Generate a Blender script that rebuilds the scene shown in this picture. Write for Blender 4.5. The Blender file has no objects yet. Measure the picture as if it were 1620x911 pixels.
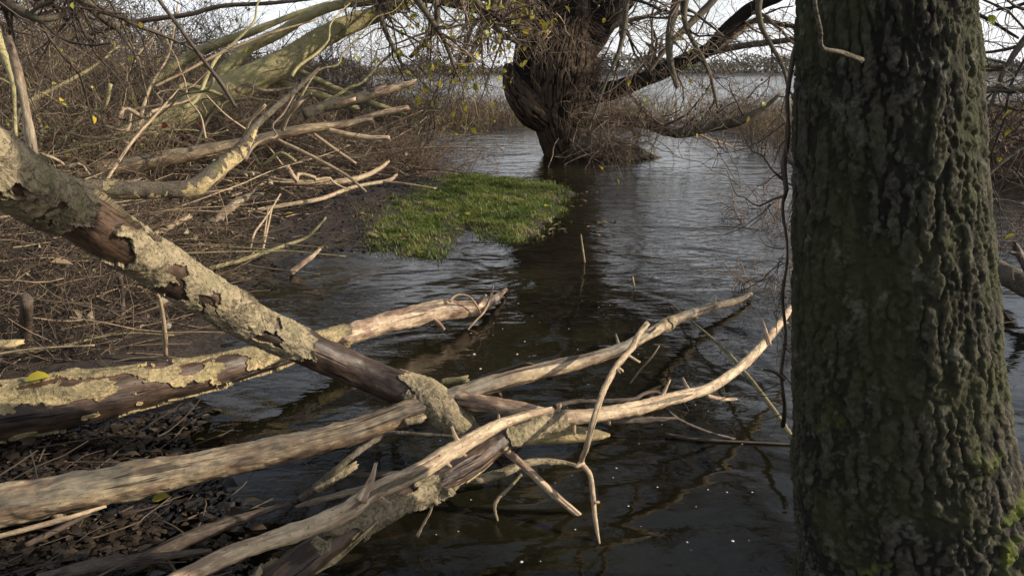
import bpy, math, random
import numpy as np
from mathutils import Vector
rad = math.radians
rng = np.random.default_rng(7)
random.seed(7)
SC = bpy.context.scene
COL = SC.collection

# ---------------------------------------------------------------- camera, sky, sun, exposure
CAMH = 1.5
FPX = 1178.0                     # focal length in pixels of the 1620x911 photograph
PITCH = rad(16.1)                # looking down
cd = bpy.data.cameras.new('camera'); cam = bpy.data.objects.new('camera', cd); COL.objects.link(cam)
cam.location = (0, 0, CAMH); cam.rotation_euler = (math.pi/2 - PITCH, 0, 0)
cd.sensor_width = 36; cd.lens = FPX/1620*36; cd.clip_start = 0.05; cd.clip_end = 6000
SC.camera = cam

SUN_AZ, SUN_EL = rad(94), rad(24)
W = bpy.data.worlds.new('World'); SC.world = W; W.use_nodes = True
wt = W.node_tree; bg = wt.nodes['Background']; bg.inputs[1].default_value = 0.125
sky = wt.nodes.new('ShaderNodeTexSky'); sky.sky_type = 'NISHITA'; sky.sun_disc = False
sky.sun_elevation = SUN_EL; sky.sun_rotation = SUN_AZ; sky.dust_density = 1.5
tc = wt.nodes.new('ShaderNodeTexCoord'); mp = wt.nodes.new('ShaderNodeMapping'); mp.inputs['Scale'].default_value = (1, 1, 3.2)
cn = wt.nodes.new('ShaderNodeTexNoise'); cn.inputs['Scale'].default_value = 2.3; cn.inputs['Detail'].default_value = 8; cn.inputs['Roughness'].default_value = .6
cr = wt.nodes.new('ShaderNodeValToRGB'); cr.color_ramp.elements[0].position = .40; cr.color_ramp.elements[1].position = .64
mx = wt.nodes.new('ShaderNodeMix'); mx.data_type = 'RGBA'; mx.inputs[7].default_value = (7.9, 8.0, 8.5, 1)
wt.links.new(tc.outputs['Generated'], mp.inputs[0]); wt.links.new(mp.outputs[0], cn.inputs[0]); wt.links.new(cn.outputs[0], cr.inputs[0])
sz = wt.nodes.new('ShaderNodeSeparateXYZ'); hz_ = wt.nodes.new('ShaderNodeMapRange'); hz_.inputs[1].default_value = 0; hz_.inputs[2].default_value = .14; hz_.inputs[3].default_value = .8; hz_.inputs[4].default_value = 0
mm = wt.nodes.new('ShaderNodeMath'); mm.operation = 'MAXIMUM'
wt.links.new(tc.outputs['Generated'], sz.inputs[0]); wt.links.new(sz.outputs[2], hz_.inputs[0]); hi_ = wt.nodes.new('ShaderNodeMapRange'); hi_.inputs[1].default_value = .28; hi_.inputs[2].default_value = .52; hi_.inputs[3].default_value = 1; hi_.inputs[4].default_value = .15
cm_ = wt.nodes.new('ShaderNodeMath'); cm_.operation = 'MULTIPLY'; wt.links.new(sz.outputs[2], hi_.inputs[0]); wt.links.new(cr.outputs[0], cm_.inputs[0]); wt.links.new(hi_.outputs[0], cm_.inputs[1]); wt.links.new(cm_.outputs[0], mm.inputs[0]); wt.links.new(hz_.outputs[0], mm.inputs[1])
wt.links.new(mm.outputs[0], mx.inputs[0]); hs_ = wt.nodes.new('ShaderNodeHueSaturation'); hs_.inputs['Saturation'].default_value = .55; wt.links.new(sky.outputs[0], hs_.inputs['Color']); wt.links.new(hs_.outputs[0], mx.inputs[6]); wt.links.new(mx.outputs[2], bg.inputs[0])

sd = bpy.data.lights.new('sun', 'SUN'); sd.energy = 5.0; sd.angle = rad(0.6); sd.color = (1, .87, .70)
so = bpy.data.objects.new('sun', sd); COL.objects.link(so)
sdir = Vector((math.sin(SUN_AZ)*math.cos(SUN_EL), math.cos(SUN_AZ)*math.cos(SUN_EL), math.sin(SUN_EL)))
so.rotation_euler = sdir.to_track_quat('Z', 'Y').to_euler()
vs = SC.view_settings; vs.view_transform = 'Standard'; vs.look = 'None'; vs.gamma = 1; vs.use_curve_mapping = False
vs.exposure = 0.42

# ---------------------------------------------------------------- pixel -> place
cp, sp = math.cos(PITCH), math.sin(PITCH)
def ray(px, py):
    a = (px-810)/FPX; b = (455.5-py)/FPX
    return np.array([a, cp + b*sp, -sp + b*cp])       # unit optical depth
ORG = np.array([0, 0, CAMH])
def Z(px, py, z, w=0):           # on the horizontal plane at height z
    r = ray(px, py); t = (z-CAMH)/r[2]
    return np.append(ORG + r*t, w/2*t/FPX)
def D(px, py, d, w=0):           # at optical depth d
    return np.append(ORG + ray(px, py)*d, w/2*d/FPX)
def Y(px, py, y, w=0):           # on the upright plane at forward distance y
    r = ray(px, py); t = y/r[1]
    return np.append(ORG + r*t, w/2*t/FPX)

# ---------------------------------------------------------------- noise
_G = np.array([[1,1,0],[-1,1,0],[1,-1,0],[-1,-1,0],[1,0,1],[-1,0,1],[1,0,-1],[-1,0,-1],[0,1,1],[0,-1,1],[0,1,-1],[0,-1,-1]], float)
def _h(i, j, k):
    h = (i.astype(np.uint32)*np.uint32(374761393)) ^ (j.astype(np.uint32)*np.uint32(668265263)) ^ (k.astype(np.uint32)*np.uint32(2246822519))
    h = (h ^ (h >> np.uint32(13)))*np.uint32(1274126177)
    return ((h ^ (h >> np.uint32(16))) % np.uint32(12)).astype(int)
def pn(P):
    P = np.asarray(P, float); sh = P.shape[:-1]; P = P.reshape(-1, 3)
    I = np.floor(P).astype(np.int64); F = P-I; U = F*F*F*(F*(F*6-15)+10); out = np.zeros(len(P))
    for a in (0, 1):
        for b in (0, 1):
            for c in (0, 1):
                g = _G[_h(I[:,0]+a, I[:,1]+b, I[:,2]+c)]
                w = (U[:,0] if a else 1-U[:,0])*(U[:,1] if b else 1-U[:,1])*(U[:,2] if c else 1-U[:,2])
                out += w*((F-[a,b,c])*g).sum(1)
    return out.reshape(sh)
def fbm(P, n=4, g=.5):
    P = np.asarray(P, float); o = 0; a = 1
    for i in range(n):
        o = o + a*pn(P*2**i + 17.3*i); a *= g
    return o
def worley(P):
    sh = P.shape[:-1]; P = P.reshape(-1, 3); I = np.floor(P).astype(np.int64); f1 = np.full(len(P), 9.); f2 = f1.copy(); cid = np.zeros(len(P))
    for a in (-1,0,1):
        for b in (-1,0,1):
            for c in (-1,0,1):
                J = I+[a,b,c]; h = [_hf(J, k_) for k_ in (1, 2, 3)]
                dd = np.sqrt(((J+np.stack(h, 1)-P)**2).sum(1)); m = dd < f1; f2 = np.where(m, f1, np.minimum(f2, dd)); cid = np.where(m, h[0], cid); f1 = np.where(m, dd, f1)
    return (f2-f1).reshape(sh), cid.reshape(sh)
def _hf(J, k_):
    h = (J[:,0].astype(np.uint32)*np.uint32(374761393)) ^ (J[:,1].astype(np.uint32)*np.uint32(668265263)) ^ (J[:,2].astype(np.uint32)*np.uint32(2246822519)) ^ np.uint32(k_*3266489917 % 2**32)
    h = (h ^ (h >> np.uint32(13)))*np.uint32(1274126177); h = (h ^ (h >> np.uint32(15)))*np.uint32(2654435761); return ((h ^ (h >> np.uint32(16))) & np.uint32(0xffff)).astype(float)/65536
def sstep(a, b, x):
    t = np.clip((x-a)/(b-a), 0, 1); return t*t*(3-2*t)

# ---------------------------------------------------------------- mesh helpers
def mesh(name, V, quads=None, tris=None, attrs=None, smooth=True, flat_from=None, mat=None):
    V = np.asarray(V, np.float32).reshape(-1, 3)
    me = bpy.data.meshes.new(name)
    quads = np.zeros((0,4), np.int32) if quads is None else np.asarray(quads, np.int32).reshape(-1, 4)
    tris = np.zeros((0,3), np.int32) if tris is None else np.asarray(tris, np.int32).reshape(-1, 3)
    nq, nt = len(quads), len(tris)
    me.vertices.add(len(V)); me.vertices.foreach_set('co', V.ravel())
    me.loops.add(nq*4+nt*3); me.loops.foreach_set('vertex_index', np.concatenate([quads.ravel(), tris.ravel()]).astype(np.int32))
    me.polygons.add(nq+nt)
    st = np.concatenate([np.arange(nq)*4, nq*4+np.arange(nt)*3]).astype(np.int32)
    me.polygons.foreach_set('loop_start', st)
    sm = np.full(nq+nt, smooth)
    if flat_from is not None: sm[flat_from:nq] = False
    me.polygons.foreach_set('use_smooth', sm)
    me.update(calc_edges=True)
    for k, a in (attrs or {}).items():
        a = np.asarray(a, np.float32)
        if a.ndim == 2:
            at = me.attributes.new(k, 'FLOAT_VECTOR', 'POINT'); at.data.foreach_set('vector', a.ravel())
        else:
            at = me.attributes.new(k, 'FLOAT', 'POINT'); at.data.foreach_set('value', a)
    me.validate()
    if mat: me.materials.append(mat)
    return me
def put(name, me, parent=None, loc=None, rot=None, scale=None):
    o = bpy.data.objects.new(name, me); COL.objects.link(o)
    if parent is not None: o.parent = parent
    if parent is not None and name in ('twigs', 'foliage', 'sprouts', 'stems', 'dead_shoots'): o['kind'] = 'stuff'
    if loc is not None: o.location = loc
    if rot is not None: o.rotation_euler = rot
    if scale is not None: o.scale = scale
    return o
def tag(o, label=None, cat=None, group=None, kind=None):
    if label: o['label'] = label
    if cat: o['category'] = cat
    if group: o['group'] = group
    if kind: o['kind'] = kind
    return o
def thing(name, loc, label, cat, group=None):
    return tag(put(name, None, loc=tuple(loc)), label, cat, group)

def resample(pts, n=None, ds=None):
    P = np.asarray(pts, float)
    if len(P) == 2: P = np.array([P[0], P[0]*.66+P[1]*.34, P[0]*.33+P[1]*.67, P[1]])
    Q = np.vstack([2*P[0]-P[1], P, 2*P[-1]-P[-2]])
    out = []
    for i in range(len(P)-1):
        p0, p1, p2, p3 = Q[i:i+4]
        for t in np.linspace(0, 1, 14, endpoint=False):
            out.append(.5*(2*p1+(p2-p0)*t+(2*p0-5*p1+4*p2-p3)*t*t+(3*p1-p0-3*p2+p3)*t**3))
    out.append(P[-1]); C = np.array(out)
    s = np.concatenate([[0], np.cumsum(np.linalg.norm(np.diff(C[:,:3], axis=0), axis=1))])
    if n is None: n = max(4, int(s[-1]/ds)+1)
    t = np.linspace(0, s[-1], n)
    R = np.stack([np.interp(t, s, C[:,k]) for k in range(4)], 1)
    R[:,3] = np.maximum(R[:,3], .0008)
    return R, t
def frames(C):
    T = np.gradient(C, axis=0); T /= np.linalg.norm(T, axis=1)[:,None]+1e-12
    A = np.zeros_like(T); r = np.array([0,0,1.]) if abs(T[0,2]) < .9 else np.array([1.,0,0])
    a = np.cross(np.cross(T[0], r), T[0]); A[0] = a/np.linalg.norm(a)
    for i in range(1, len(T)):
        a = A[i-1]-T[i]*A[i-1].dot(T[i]); A[i] = a/np.linalg.norm(a)
    return T, A, np.cross(T, A)
def sweep(pts, ns, ds, seed=0, lump=.1, lf=3., fib=.03, knots=None):
    """A tapered, uneven limb along pts (x,y,z,r): grids of points, outward normals and unrolled coordinates."""
    R, u = resample(pts, ds=ds); C = R[:,:3]; r = R[:,3]; T, A, B = frames(C)
    th = np.linspace(0, 2*math.pi, ns, endpoint=False)
    N = A[:,None]*np.cos(th)[None,:,None] + B[:,None]*np.sin(th)[None,:,None]
    L = np.stack([np.repeat(u[:,None], ns, 1), r[:,None]*np.cos(th)[None], r[:,None]*np.sin(th)[None]], 2)
    rm = max(r.mean(), .003)
    q = L/rm; q = q + seed*7.31
    d = lump*fbm(q*[.28*lf/3, .55, .55], 3) + .55*lump*fbm(q*[.8, 1.2, 1.2]+40, 3) + fib*fbm(q*[.5, 3.2, 3.2], 3)
    rk = np.random.default_rng(int(seed)*13+5)
    for _ in range(int(u[-1]/(rm*9))+1):
        u0, t0 = rk.uniform(0, u[-1]), rk.uniform(0, 6.28); dt = (th[None]-t0+math.pi) % (2*math.pi)-math.pi; sz_ = rk.uniform(.35, .8)
        d = d + rk.uniform(.08, .26)*min(lump*6, 1)*np.exp(-((u[:,None]-u0)/(rm*sz_*1.3))**2-(dt/sz_)**2)
    rr = r[:,None]*(1+d)
    V = C[:,None] + N*rr[...,None]
    return V, N, L, C, r
def gridq(n, s, off=0):
    i = np.arange(n-1)[:,None]; j = np.arange(s)[None]; k = (j+1) % s
    return np.stack([i*s+j, i*s+k, (i+1)*s+k, (i+1)*s+j], 2).reshape(-1, 4)+off
def capped(V, L, C, jag=0., seed=0):
    """Close both ends of a swept grid with centre points."""
    n, s = V.shape[:2]; q = gridq(n, s); vv = V.reshape(-1, 3); ll = L.reshape(-1, 3)
    rs = np.random.default_rng(seed)
    t0 = C[0]-C[1]; t0 /= np.linalg.norm(t0)+1e-9; t1 = C[-1]-C[-2]; t1 /= np.linalg.norm(t1)+1e-9
    r0 = np.linalg.norm(V[0]-C[0], axis=1).mean(); r1 = np.linalg.norm(V[-1]-C[-1], axis=1).mean()
    c0 = C[0]+t0*r0*.15; c1 = C[-1]+t1*r1*(.5+jag)
    if jag > .2 and n > 6: vv = vv.copy(); vv[-s:] += t1*(rs.random((s, 1))*r1*3.2*jag); vv[-2*s:-s] += t1*(rs.random((s, 1))*r1*.4)
    a = len(vv); vv = np.vstack([vv, c0, c1]); ll = np.vstack([ll, ll[0]*[1,0,0], ll[-1]*[1,0,0]])
    j = np.arange(s); k = (j+1) % s
    tri = np.vstack([np.stack([np.full(s, a), k, j], 1), np.stack([np.full(s, a+1), (n-1)*s+j, (n-1)*s+k], 1)])
    return vv, q, tri, ll
def limb(name, pts, mat, parent=None, ns=14, ds=.02, seed=0, lump=.12, fib=.03, lf=3., jag=.4, org=(0,0,0)):
    V, N, L, C, r = sweep(pts, ns, ds, seed, lump, lf, fib)
    V = V-np.asarray(org); C = C-np.asarray(org)
    vv, q, tri, ll = capped(V, L, C, jag, seed)
    me = mesh(name, vv, q, tri, {'lc': ll}, mat=mat)
    return put(name, me, parent)
def bark_shell(name, pts, mat, field, parent, ns, ds, seed, lump, fib, t=.005, curl=.012, org=(0,0,0), lf=3., rough=.0009):
    """Bark left on a limb: a shell with a real broken edge, present where field(L, frac) > 0."""
    V, N, L, C, r = sweep(pts, ns, ds, seed, lump, lf, fib)
    V = V-np.asarray(org); n, s = V.shape[:2]
    m = field(L, np.linspace(0, 1, n)[:,None], np.linspace(0, 2*math.pi, s, endpoint=False)[None], V+np.asarray(org), N)
    e = t*(1+.5*fbm(L*60+seed, 2)) + curl*np.exp(-np.maximum(m, 0)/.07)*np.clip(.35+1.2*pn(L*5+seed), 0, 1) + rough*fbm(L*[90,160,160]+3, 2)
    O = (V+N*np.maximum(e, .0015)[...,None]).reshape(-1, 3); I = (V-N*.002).reshape(-1, 3)
    q = gridq(n, s); mf = m.reshape(-1); keep = mf[q].mean(1) > 0; q = q[keep]
    ed = np.concatenate([q[:,[0,1]], q[:,[1,2]], q[:,[2,3]], q[:,[3,0]]]); big = n*s
    key = ed[:,0].astype(np.int64)*big+ed[:,1]; rkey = ed[:,1].astype(np.int64)*big+ed[:,0]
    bd = ed[~np.isin(key, rkey)]
    nv = len(O)
    rim = np.stack([bd[:,1]+nv, bd[:,0]+nv, bd[:,0]+2*nv, bd[:,1]+2*nv], 1)
    allq = np.vstack([q, rim]); vv = np.vstack([O, O, I]); ll = np.tile(L.reshape(-1, 3), (3, 1))
    used, inv = np.unique(allq, return_inverse=True)
    me = mesh(name, vv[used], inv.reshape(-1, 4), None, {'lc': ll[used]}, flat_from=len(q), mat=mat)
    return put(name, me, parent)

# thin shoots in batches: P (N,K,3), R (N,K)
def tubes(P, R, sides=3):
    N, K = P.shape[:2]
    T = np.gradient(P, axis=1); T /= np.linalg.norm(T, axis=2)[...,None]+1e-9
    ref = np.where(np.abs(T[...,2:3]) < .8, np.array([0,0,1.]), np.array([1.,0,0]))
    A = np.cross(T, ref); A /= np.linalg.norm(A, axis=2)[...,None]+1e-9; B = np.cross(T, A)
    th = np.arange(sides)*2*math.pi/sides
    V = P[:,:,None] + R[:,:,None,None]*(A[:,:,None]*np.cos(th)[:,None]+B[:,:,None]*np.sin(th)[:,None])
    b = np.arange(N)[:,None,None]*K*sides; i = np.arange(K-1)[None,:,None]*sides; j = np.arange(sides)[None,None]; k = (j+1) % sides
    Q = np.stack([b+i+j, b+i+k, b+i+sides+k, b+i+sides+j], 3).reshape(-1, 4)
    rv = np.repeat(rng.random(N), K*sides)
    return V.reshape(-1, 3), Q, rv
def walk(p0, d0, Ln, K, wander, trop, r0, r1):
    N = len(p0); P = np.zeros((N, K, 3)); P[:,0] = p0; d = d0/(np.linalg.norm(d0, axis=1)[:,None]+1e-9)
    st = (Ln/(K-1))[:,None]
    for k in range(1, K):
        d = d + rng.normal(0, wander, (N, 3)) + np.asarray(trop); d /= np.linalg.norm(d, axis=1)[:,None]+1e-9
        P[:,k] = P[:,k-1]+d*st
    t = np.linspace(0, 1, K)[None]
    return P, r0[:,None]*(1-t)+r1[:,None]*t
def spawn(P, R, M, ln, ang=(25, 70), K=6, wander=.22, trop=(0,0,0), ratio=.6, tip=.35, t0=.15, rmin=.001):
    N, KK = P.shape[:2]; w = np.linalg.norm(np.diff(P, axis=1), axis=2).sum(1); idx = rng.choice(N, M, p=w/w.sum())
    t = (t0+(1-t0)*rng.random(M))*(KK-1.001); i = t.astype(int); f = (t-i)[:,None]
    p = P[idx,i]*(1-f)+P[idx,i+1]*f; r = R[idx,i]
    tg = P[idx,i+1]-P[idx,i]; tg /= np.linalg.norm(tg, axis=1)[:,None]+1e-9
    v = rng.normal(size=(M,3)); v -= tg*(v*tg).sum(1)[:,None]; v /= np.linalg.norm(v, axis=1)[:,None]+1e-9
    a = np.radians(rng.uniform(*ang, M))[:,None]
    r0 = np.maximum(r*ratio*rng.uniform(.6, 1, M), rmin)
    return walk(p, tg*np.cos(a)+v*np.sin(a), rng.uniform(*ln, M)*rng.uniform(.6, 1, M), K, wander, trop, r0, np.maximum(r0*tip, rmin*.6))
def twigmesh(name, batches, mat, sides=3):
    Vs, Qs, As, o = [], [], [], 0
    for b in batches:
        V, Q, a = tubes(b[0], b[1], b[2] if len(b) > 2 else sides); Vs.append(V); Qs.append(Q+o); As.append(a); o += len(V)
    return mesh(name, np.vstack(Vs), np.vstack(Qs), None, {'rv': np.concatenate(As)}, mat=mat)
def leafmesh(name, pos, size, mat, droop=.5, narrow=.32, tilt=None):
    """Small bent leaves, four triangles pairs each, at the given points."""
    N = len(pos); s = size*rng.uniform(.45, 1.3, N)
    a = rng.uniform(0, 2*math.pi, N); el = rng.normal(-droop, .5, N) if tilt is None else rng.normal(0, tilt, N)
    f = np.stack([np.cos(a)*np.cos(el), np.sin(a)*np.cos(el), np.sin(el)], 1)
    rl = rng.normal(0, .8 if tilt is None else tilt, N)
    h = np.stack([-np.sin(a), np.cos(a), np.zeros(N)], 1); up = np.cross(f, h); sd_ = h*np.cos(rl)[:,None]+up*np.sin(rl)[:,None]; nn = np.cross(f, sd_)
    prof = [(0, .0, 0), (.3, 1, .06), (.65, .8, .04), (1, 0, -.1)]
    V = []
    for (l, w, b) in prof:
        c = pos + f*(l*s)[:,None] + nn*(b*s)[:,None]
        V += [c-sd_*(w*narrow*s)[:,None]+nn*(w*.1*s)[:,None], c+sd_*(w*narrow*s)[:,None]+nn*(w*.1*s)[:,None]]
    V = np.stack(V, 1); b = np.arange(N)[:,None]*8
    T = np.array([[0,3,2],[2,3,5],[2,5,4],[4,5,6]])
    return mesh(name, V.reshape(-1, 3), None, (b[:,:,None]+T[None]).reshape(-1, 3), {'rv': np.repeat(rng.random(N), 8)}, mat=mat)

# ---------------------------------------------------------------- materials
class NT:
    def __init__(s, name):
        s.m = bpy.data.materials.new(name); s.m.use_nodes = True; s.t = s.m.node_tree; s.p = s.t.nodes['Principled BSDF']; s.out = s.t.nodes['Material Output']
    def n(s, ty, **kw):
        x = s.t.nodes.new(ty)
        for k, v in kw.items(): setattr(x, k, v)
        return x
    def l(s, a, b): s.t.links.new(a, b)
    def attr(s, name, vec=True):
        a = s.n('ShaderNodeAttribute'); a.attribute_name = name; return a.outputs['Vector'] if vec else a.outputs['Fac']
    def pos(s): return s.n('ShaderNodeNewGeometry').outputs['Position']
    def noise(s, vec, scale, sxyz=(1,1,1), detail=5, rough=.6, dist=0.):
        m = s.n('ShaderNodeMapping'); m.inputs['Scale'].default_value = sxyz; s.l(vec, m.inputs[0])
        x = s.n('ShaderNodeTexNoise'); x.inputs['Scale'].default_value = scale; x.inputs['Detail'].default_value = detail; x.inputs['Roughness'].default_value = rough; x.inputs['Distortion'].default_value = dist
        s.l(m.outputs[0], x.inputs[0]); return x.outputs[0]
    def voro(s, vec, scale, sxyz=(1,1,1), feature='DISTANCE_TO_EDGE'):
        m = s.n('ShaderNodeMapping'); m.inputs['Scale'].default_value = sxyz; s.l(vec, m.inputs[0])
        x = s.n('ShaderNodeTexVoronoi', feature=feature); x.inputs['Scale'].default_value = scale; s.l(m.outputs[0], x.inputs[0]); return x.outputs[0]
    def ramp(s, f, *stops):
        r = s.n('ShaderNodeValToRGB'); e = r.color_ramp.elements
        while len(e) < len(stops): e.new(.5)
        for i, (p, c) in enumerate(stops):
            e[i].position = p; e[i].color = (c, c, c, 1) if not hasattr(c, '__len__') else (*c, 1)
        s.l(f, r.inputs[0]); return r.outputs[0]
    def mix(s, f, a, b, mode='MIX'):
        x = s.n('ShaderNodeMix', data_type='RGBA', blend_type=mode)
        for v, i in ((f, 0), (a, 6), (b, 7)):
            if hasattr(v, 'is_linked'): s.l(v, x.inputs[i])
            else: x.inputs[i].default_value = v if i == 0 else (*v, 1)
        return x.outputs[2]
    def math(s, op, a, b=0.):
        x = s.n('ShaderNodeMath', operation=op)
        for v, i in ((a, 0), (b, 1)):
            if hasattr(v, 'is_linked'): s.l(v, x.inputs[i])
            else: x.inputs[i].default_value = v
        return x.outputs[0]
    def bump(s, h, strength, dist, prev=None):
        b = s.n('ShaderNodeBump'); b.inputs['Strength'].default_value = strength; b.inputs['Distance'].default_value = dist; s.l(h, b.inputs['Height'])
        if prev is not None: s.l(prev, b.inputs['Normal'])
        return b.outputs[0]
    def fin(s, col=None, rough=.7, nor=None, spec=.4):
        if col is not None:
            if hasattr(col, 'is_linked'): s.l(col, s.p.inputs['Base Color'])
            else: s.p.inputs['Base Color'].default_value = (*col, 1)
        if hasattr(rough, 'is_linked'): s.l(rough, s.p.inputs['Roughness'])
        else: s.p.inputs['Roughness'].default_value = rough
        s.p.inputs['Specular IOR Level'].default_value = spec
        if nor is not None: s.l(nor, s.p.inputs['Normal'])
        return s.m
def up_mask(k):
    z = k.n('ShaderNodeSeparateXYZ'); k.l(k.n('ShaderNodeNewGeometry').outputs['Normal'], z.inputs[0]); return z.outputs[2]

def peeled(name, pale, mid, dark, cover=.5, rough=.62, sc=1., grey=None):
    """Stripped wood: pale sapwood with streaks of inner bark and weathering along the grain."""
    k = NT(name); v = k.attr('lc')
    big = k.noise(v, 11*sc, (.35,1,1), 6, .65); fine = k.noise(v, 80*sc, (.16,1,1), 6, .75); speck = k.noise(v, 130*sc, (.6,1,1), 3, .6)
    c = k.mix(k.ramp(fine, (.40, 0), (.60, 1)), [x*.55 for x in pale], pale); c = k.mix(k.ramp(k.noise(v, 30*sc, (.5,1,1), 6, .7), (.40, .6), (.52, 0)), c, mid)
    f = k.math('ADD', k.math('MULTIPLY', big, .8), k.math('MULTIPLY', fine, .35))
    m1 = k.ramp(f, (cover-.05, 1), (cover+.015, 0)); m2 = k.ramp(f, (cover-.16, 1), (cover-.08, 0))
    c = k.mix(m1, c, mid); c = k.mix(m2, c, dark)
    c = k.mix(k.ramp(speck, (.3, 1), (.37, 0)), c, [x*.4 for x in dark])
    if grey is not None:
        g = k.math('MULTIPLY', k.ramp(k.noise(v, 5*sc, (.6,1,1), 5), (.36, .1), (.56, 1)), k.ramp(up_mask(k), (-.1, .1), (.5, .8))); c = k.mix(g, c, k.mix(k.ramp(fine, (.40, 0), (.6, 1)), [x*.5 for x in grey], [x*1.3 for x in grey]))
    crack = k.noise(v, 38*sc, (.05,1,1), 3, .55)
    cm = k.ramp(crack, (.34, 1), (.40, 0)); c = k.mix(k.math('MULTIPLY', cm, .75), c, [x*.35 for x in dark])
    h = k.math('ADD', k.math('MULTIPLY', fine, .5), k.math('MULTIPLY', f, -.6)); h = k.math('SUBTRACT', h, k.math('MULTIPLY', cm, .5))
    return k.fin(c, rough, k.bump(h, 1., .009), .35)
def barkmat(name, a, b, dark, moss=None, sc=1., mossamt=.55, top=None):
    k = NT(name); v = k.attr('lc')
    n1 = k.noise(v, 22*sc, (.7,1,1), 6, .7); n2 = k.noise(v, 95*sc, (.8,1,1), 4, .7)
    rg = k.math('ABSOLUTE', k.math('SUBTRACT', k.noise(v, 15*sc, (.8,1,1), 6, .62, .6), .5)); vo = k.math('ADD', rg, k.math('MULTIPLY', k.math('SUBTRACT', .62, k.noise(v, 7*sc, (1,1,1), 2)), .25))
    c = k.mix(k.ramp(n1, (.35, 0), (.62, 1)), a, b)
    c = k.mix(k.ramp(n2, (.36, .8), (.50, 0)), c, dark)
    c = k.mix(k.ramp(vo, (.015, .95), (.06, 0)), c, dark)
    if moss is not None:
        c = k.mix(k.ramp(k.noise(v, 8*sc, (1,1,1), 5, .65), (mossamt, 0), (mossamt+.08, .85)), c, moss)
    if top is not None: c = k.mix(k.math('MULTIPLY', k.ramp(up_mask(k), (.05, 0), (.45, 1)), k.ramp(n1, (.3, .95), (.7, .5))), c, top)
    pl = k.noise(v, 13*sc, (.8,1,1), 7, .62, .4); st = k.ramp(pl, (.40, 0), (.415, .35), (.50, .35), (.515, .7), (.59, .7), (.605, 1))
    c = k.mix(k.math('MULTIPLY', st, .45), c, [x*1.25 for x in b]); c = k.mix(k.ramp(pl, (.40, 0), (.408, .8), (.416, 0), (.50, 0), (.508, .8), (.516, 0)), c, dark)
    h = k.math('ADD', k.math('MULTIPLY', n2, .55), k.math('MULTIPLY', k.ramp(vo, (0, 0), (.07, 1)), .6)); h = k.math('ADD', h, k.math('MULTIPLY', st, 1.2))
    return k.fin(c, .85, k.bump(h, .9, .007), .25)
def twigmat(name, a, b, c2=None, rough=.7):
    k = NT(name); r = k.attr('rv', False)
    c = k.ramp(r, (0, a), (.55, b), (1, c2 or b)); n = k.noise(k.pos(), 14, (1,1,1), 3); c = k.mix(k.ramp(n, (.4, .5), (.6, 0)), c, [x*.45 for x in a])
    return k.fin(c, rough, None, .3)
def leafmat(name, cols, trans=.35, rough=.45):
    k = NT(name); r = k.attr('rv', False); n = len(cols)
    c = k.ramp(r, *[(i/(n-1) if n > 1 else 0, q) for i, q in enumerate(cols)])
    k.fin(c, rough, None, .3); tr = k.n('ShaderNodeBsdfTranslucent'); k.l(c, tr.inputs[0]); ms = k.n('ShaderNodeMixShader'); ms.inputs[0].default_value = trans
    k.l(k.p.outputs[0], ms.inputs[1]); k.l(tr.outputs[0], ms.inputs[2]); k.l(ms.outputs[0], k.out.inputs[0]); return k.m

M = {}
M['pale'] = peeled('peeled_wood_pale', (.60,.47,.305), (.26,.18,.115), (.07,.045,.032), .56)
M['palegrey'] = peeled('peeled_wood_greyed', (.50,.385,.235), (.19,.13,.082), (.05,.034,.025), .615, grey=(.13,.12,.092))
M['pinkish'] = peeled('peeled_wood_inner_bark', (.56,.425,.285), (.21,.135,.09), (.05,.03,.024), .585)
M['darkwood'] = peeled('wet_stripped_wood', (.12,.075,.05), (.042,.028,.021), (.016,.012,.01), .60, .42)
M['stick'] = peeled('dry_stick_wood', (.47,.36,.23), (.21,.145,.095), (.07,.05,.035), .47, sc=2.5)
M['darkstick'] = peeled('dark_wet_stick', (.12,.09,.065), (.05,.036,.027), (.02,.016,.013), .55, sc=2.5)
M['olivestick'] = barkmat('smooth_young_bark', (.20,.18,.09), (.27,.235,.13), (.09,.075,.04), sc=1.2)
M['bark'] = barkmat('flaking_grey_bark', (.175,.145,.092), (.285,.235,.148), (.045,.036,.025), (.14,.13,.07))
M['barktan'] = barkmat('tan_papery_bark', (.36,.27,.14), (.46,.36,.19), (.13,.098,.055), (.23,.225,.085), mossamt=.56, top=(.085,.08,.05))
M['barkdark'] = barkmat('dark_rough_bark', (.075,.06,.045), (.13,.11,.08), (.03,.024,.018), (.11,.11,.05))
M['limb'] = barkmat('smooth_olive_limb_bark', (.25,.225,.11), (.36,.315,.16), (.16,.14,.075), (.20,.20,.085), .45, .55)
M['twig'] = twigmat('thin_brown_twigs', (.045,.033,.025), (.125,.092,.063), (.38,.285,.19))
M['twigdark'] = twigmat('dark_twigs', (.05,.038,.03), (.085,.062,.045), (.14,.105,.07))
M['heaptwig'] = twigmat('heap_twigs', (.045,.033,.025), (.10,.072,.05), (.27,.2,.13))
M['twiggrey'] = twigmat('grey_twigs', (.07,.055,.04), (.17,.135,.095), (.38,.30,.21))
M['twigred'] = twigmat('reddish_twigs', (.085,.056,.042), (.16,.11,.078), (.27,.195,.13))
M['straw'] = twigmat('dry_reed_straw', (.055,.04,.028), (.16,.115,.072), (.40,.30,.18))
M['yleaf'] = leafmat('yellow_green_leaves', [(.26,.30,.04), (.42,.38,.04), (.55,.42,.03)])
M['gleaf'] = leafmat('olive_green_leaves', [(.07,.09,.02), (.13,.14,.03), (.24,.21,.04)])
M['rleaf'] = leafmat('dark_red_leaves', [(.06,.018,.015), (.10,.025,.02), (.08,.04,.025)])
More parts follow.
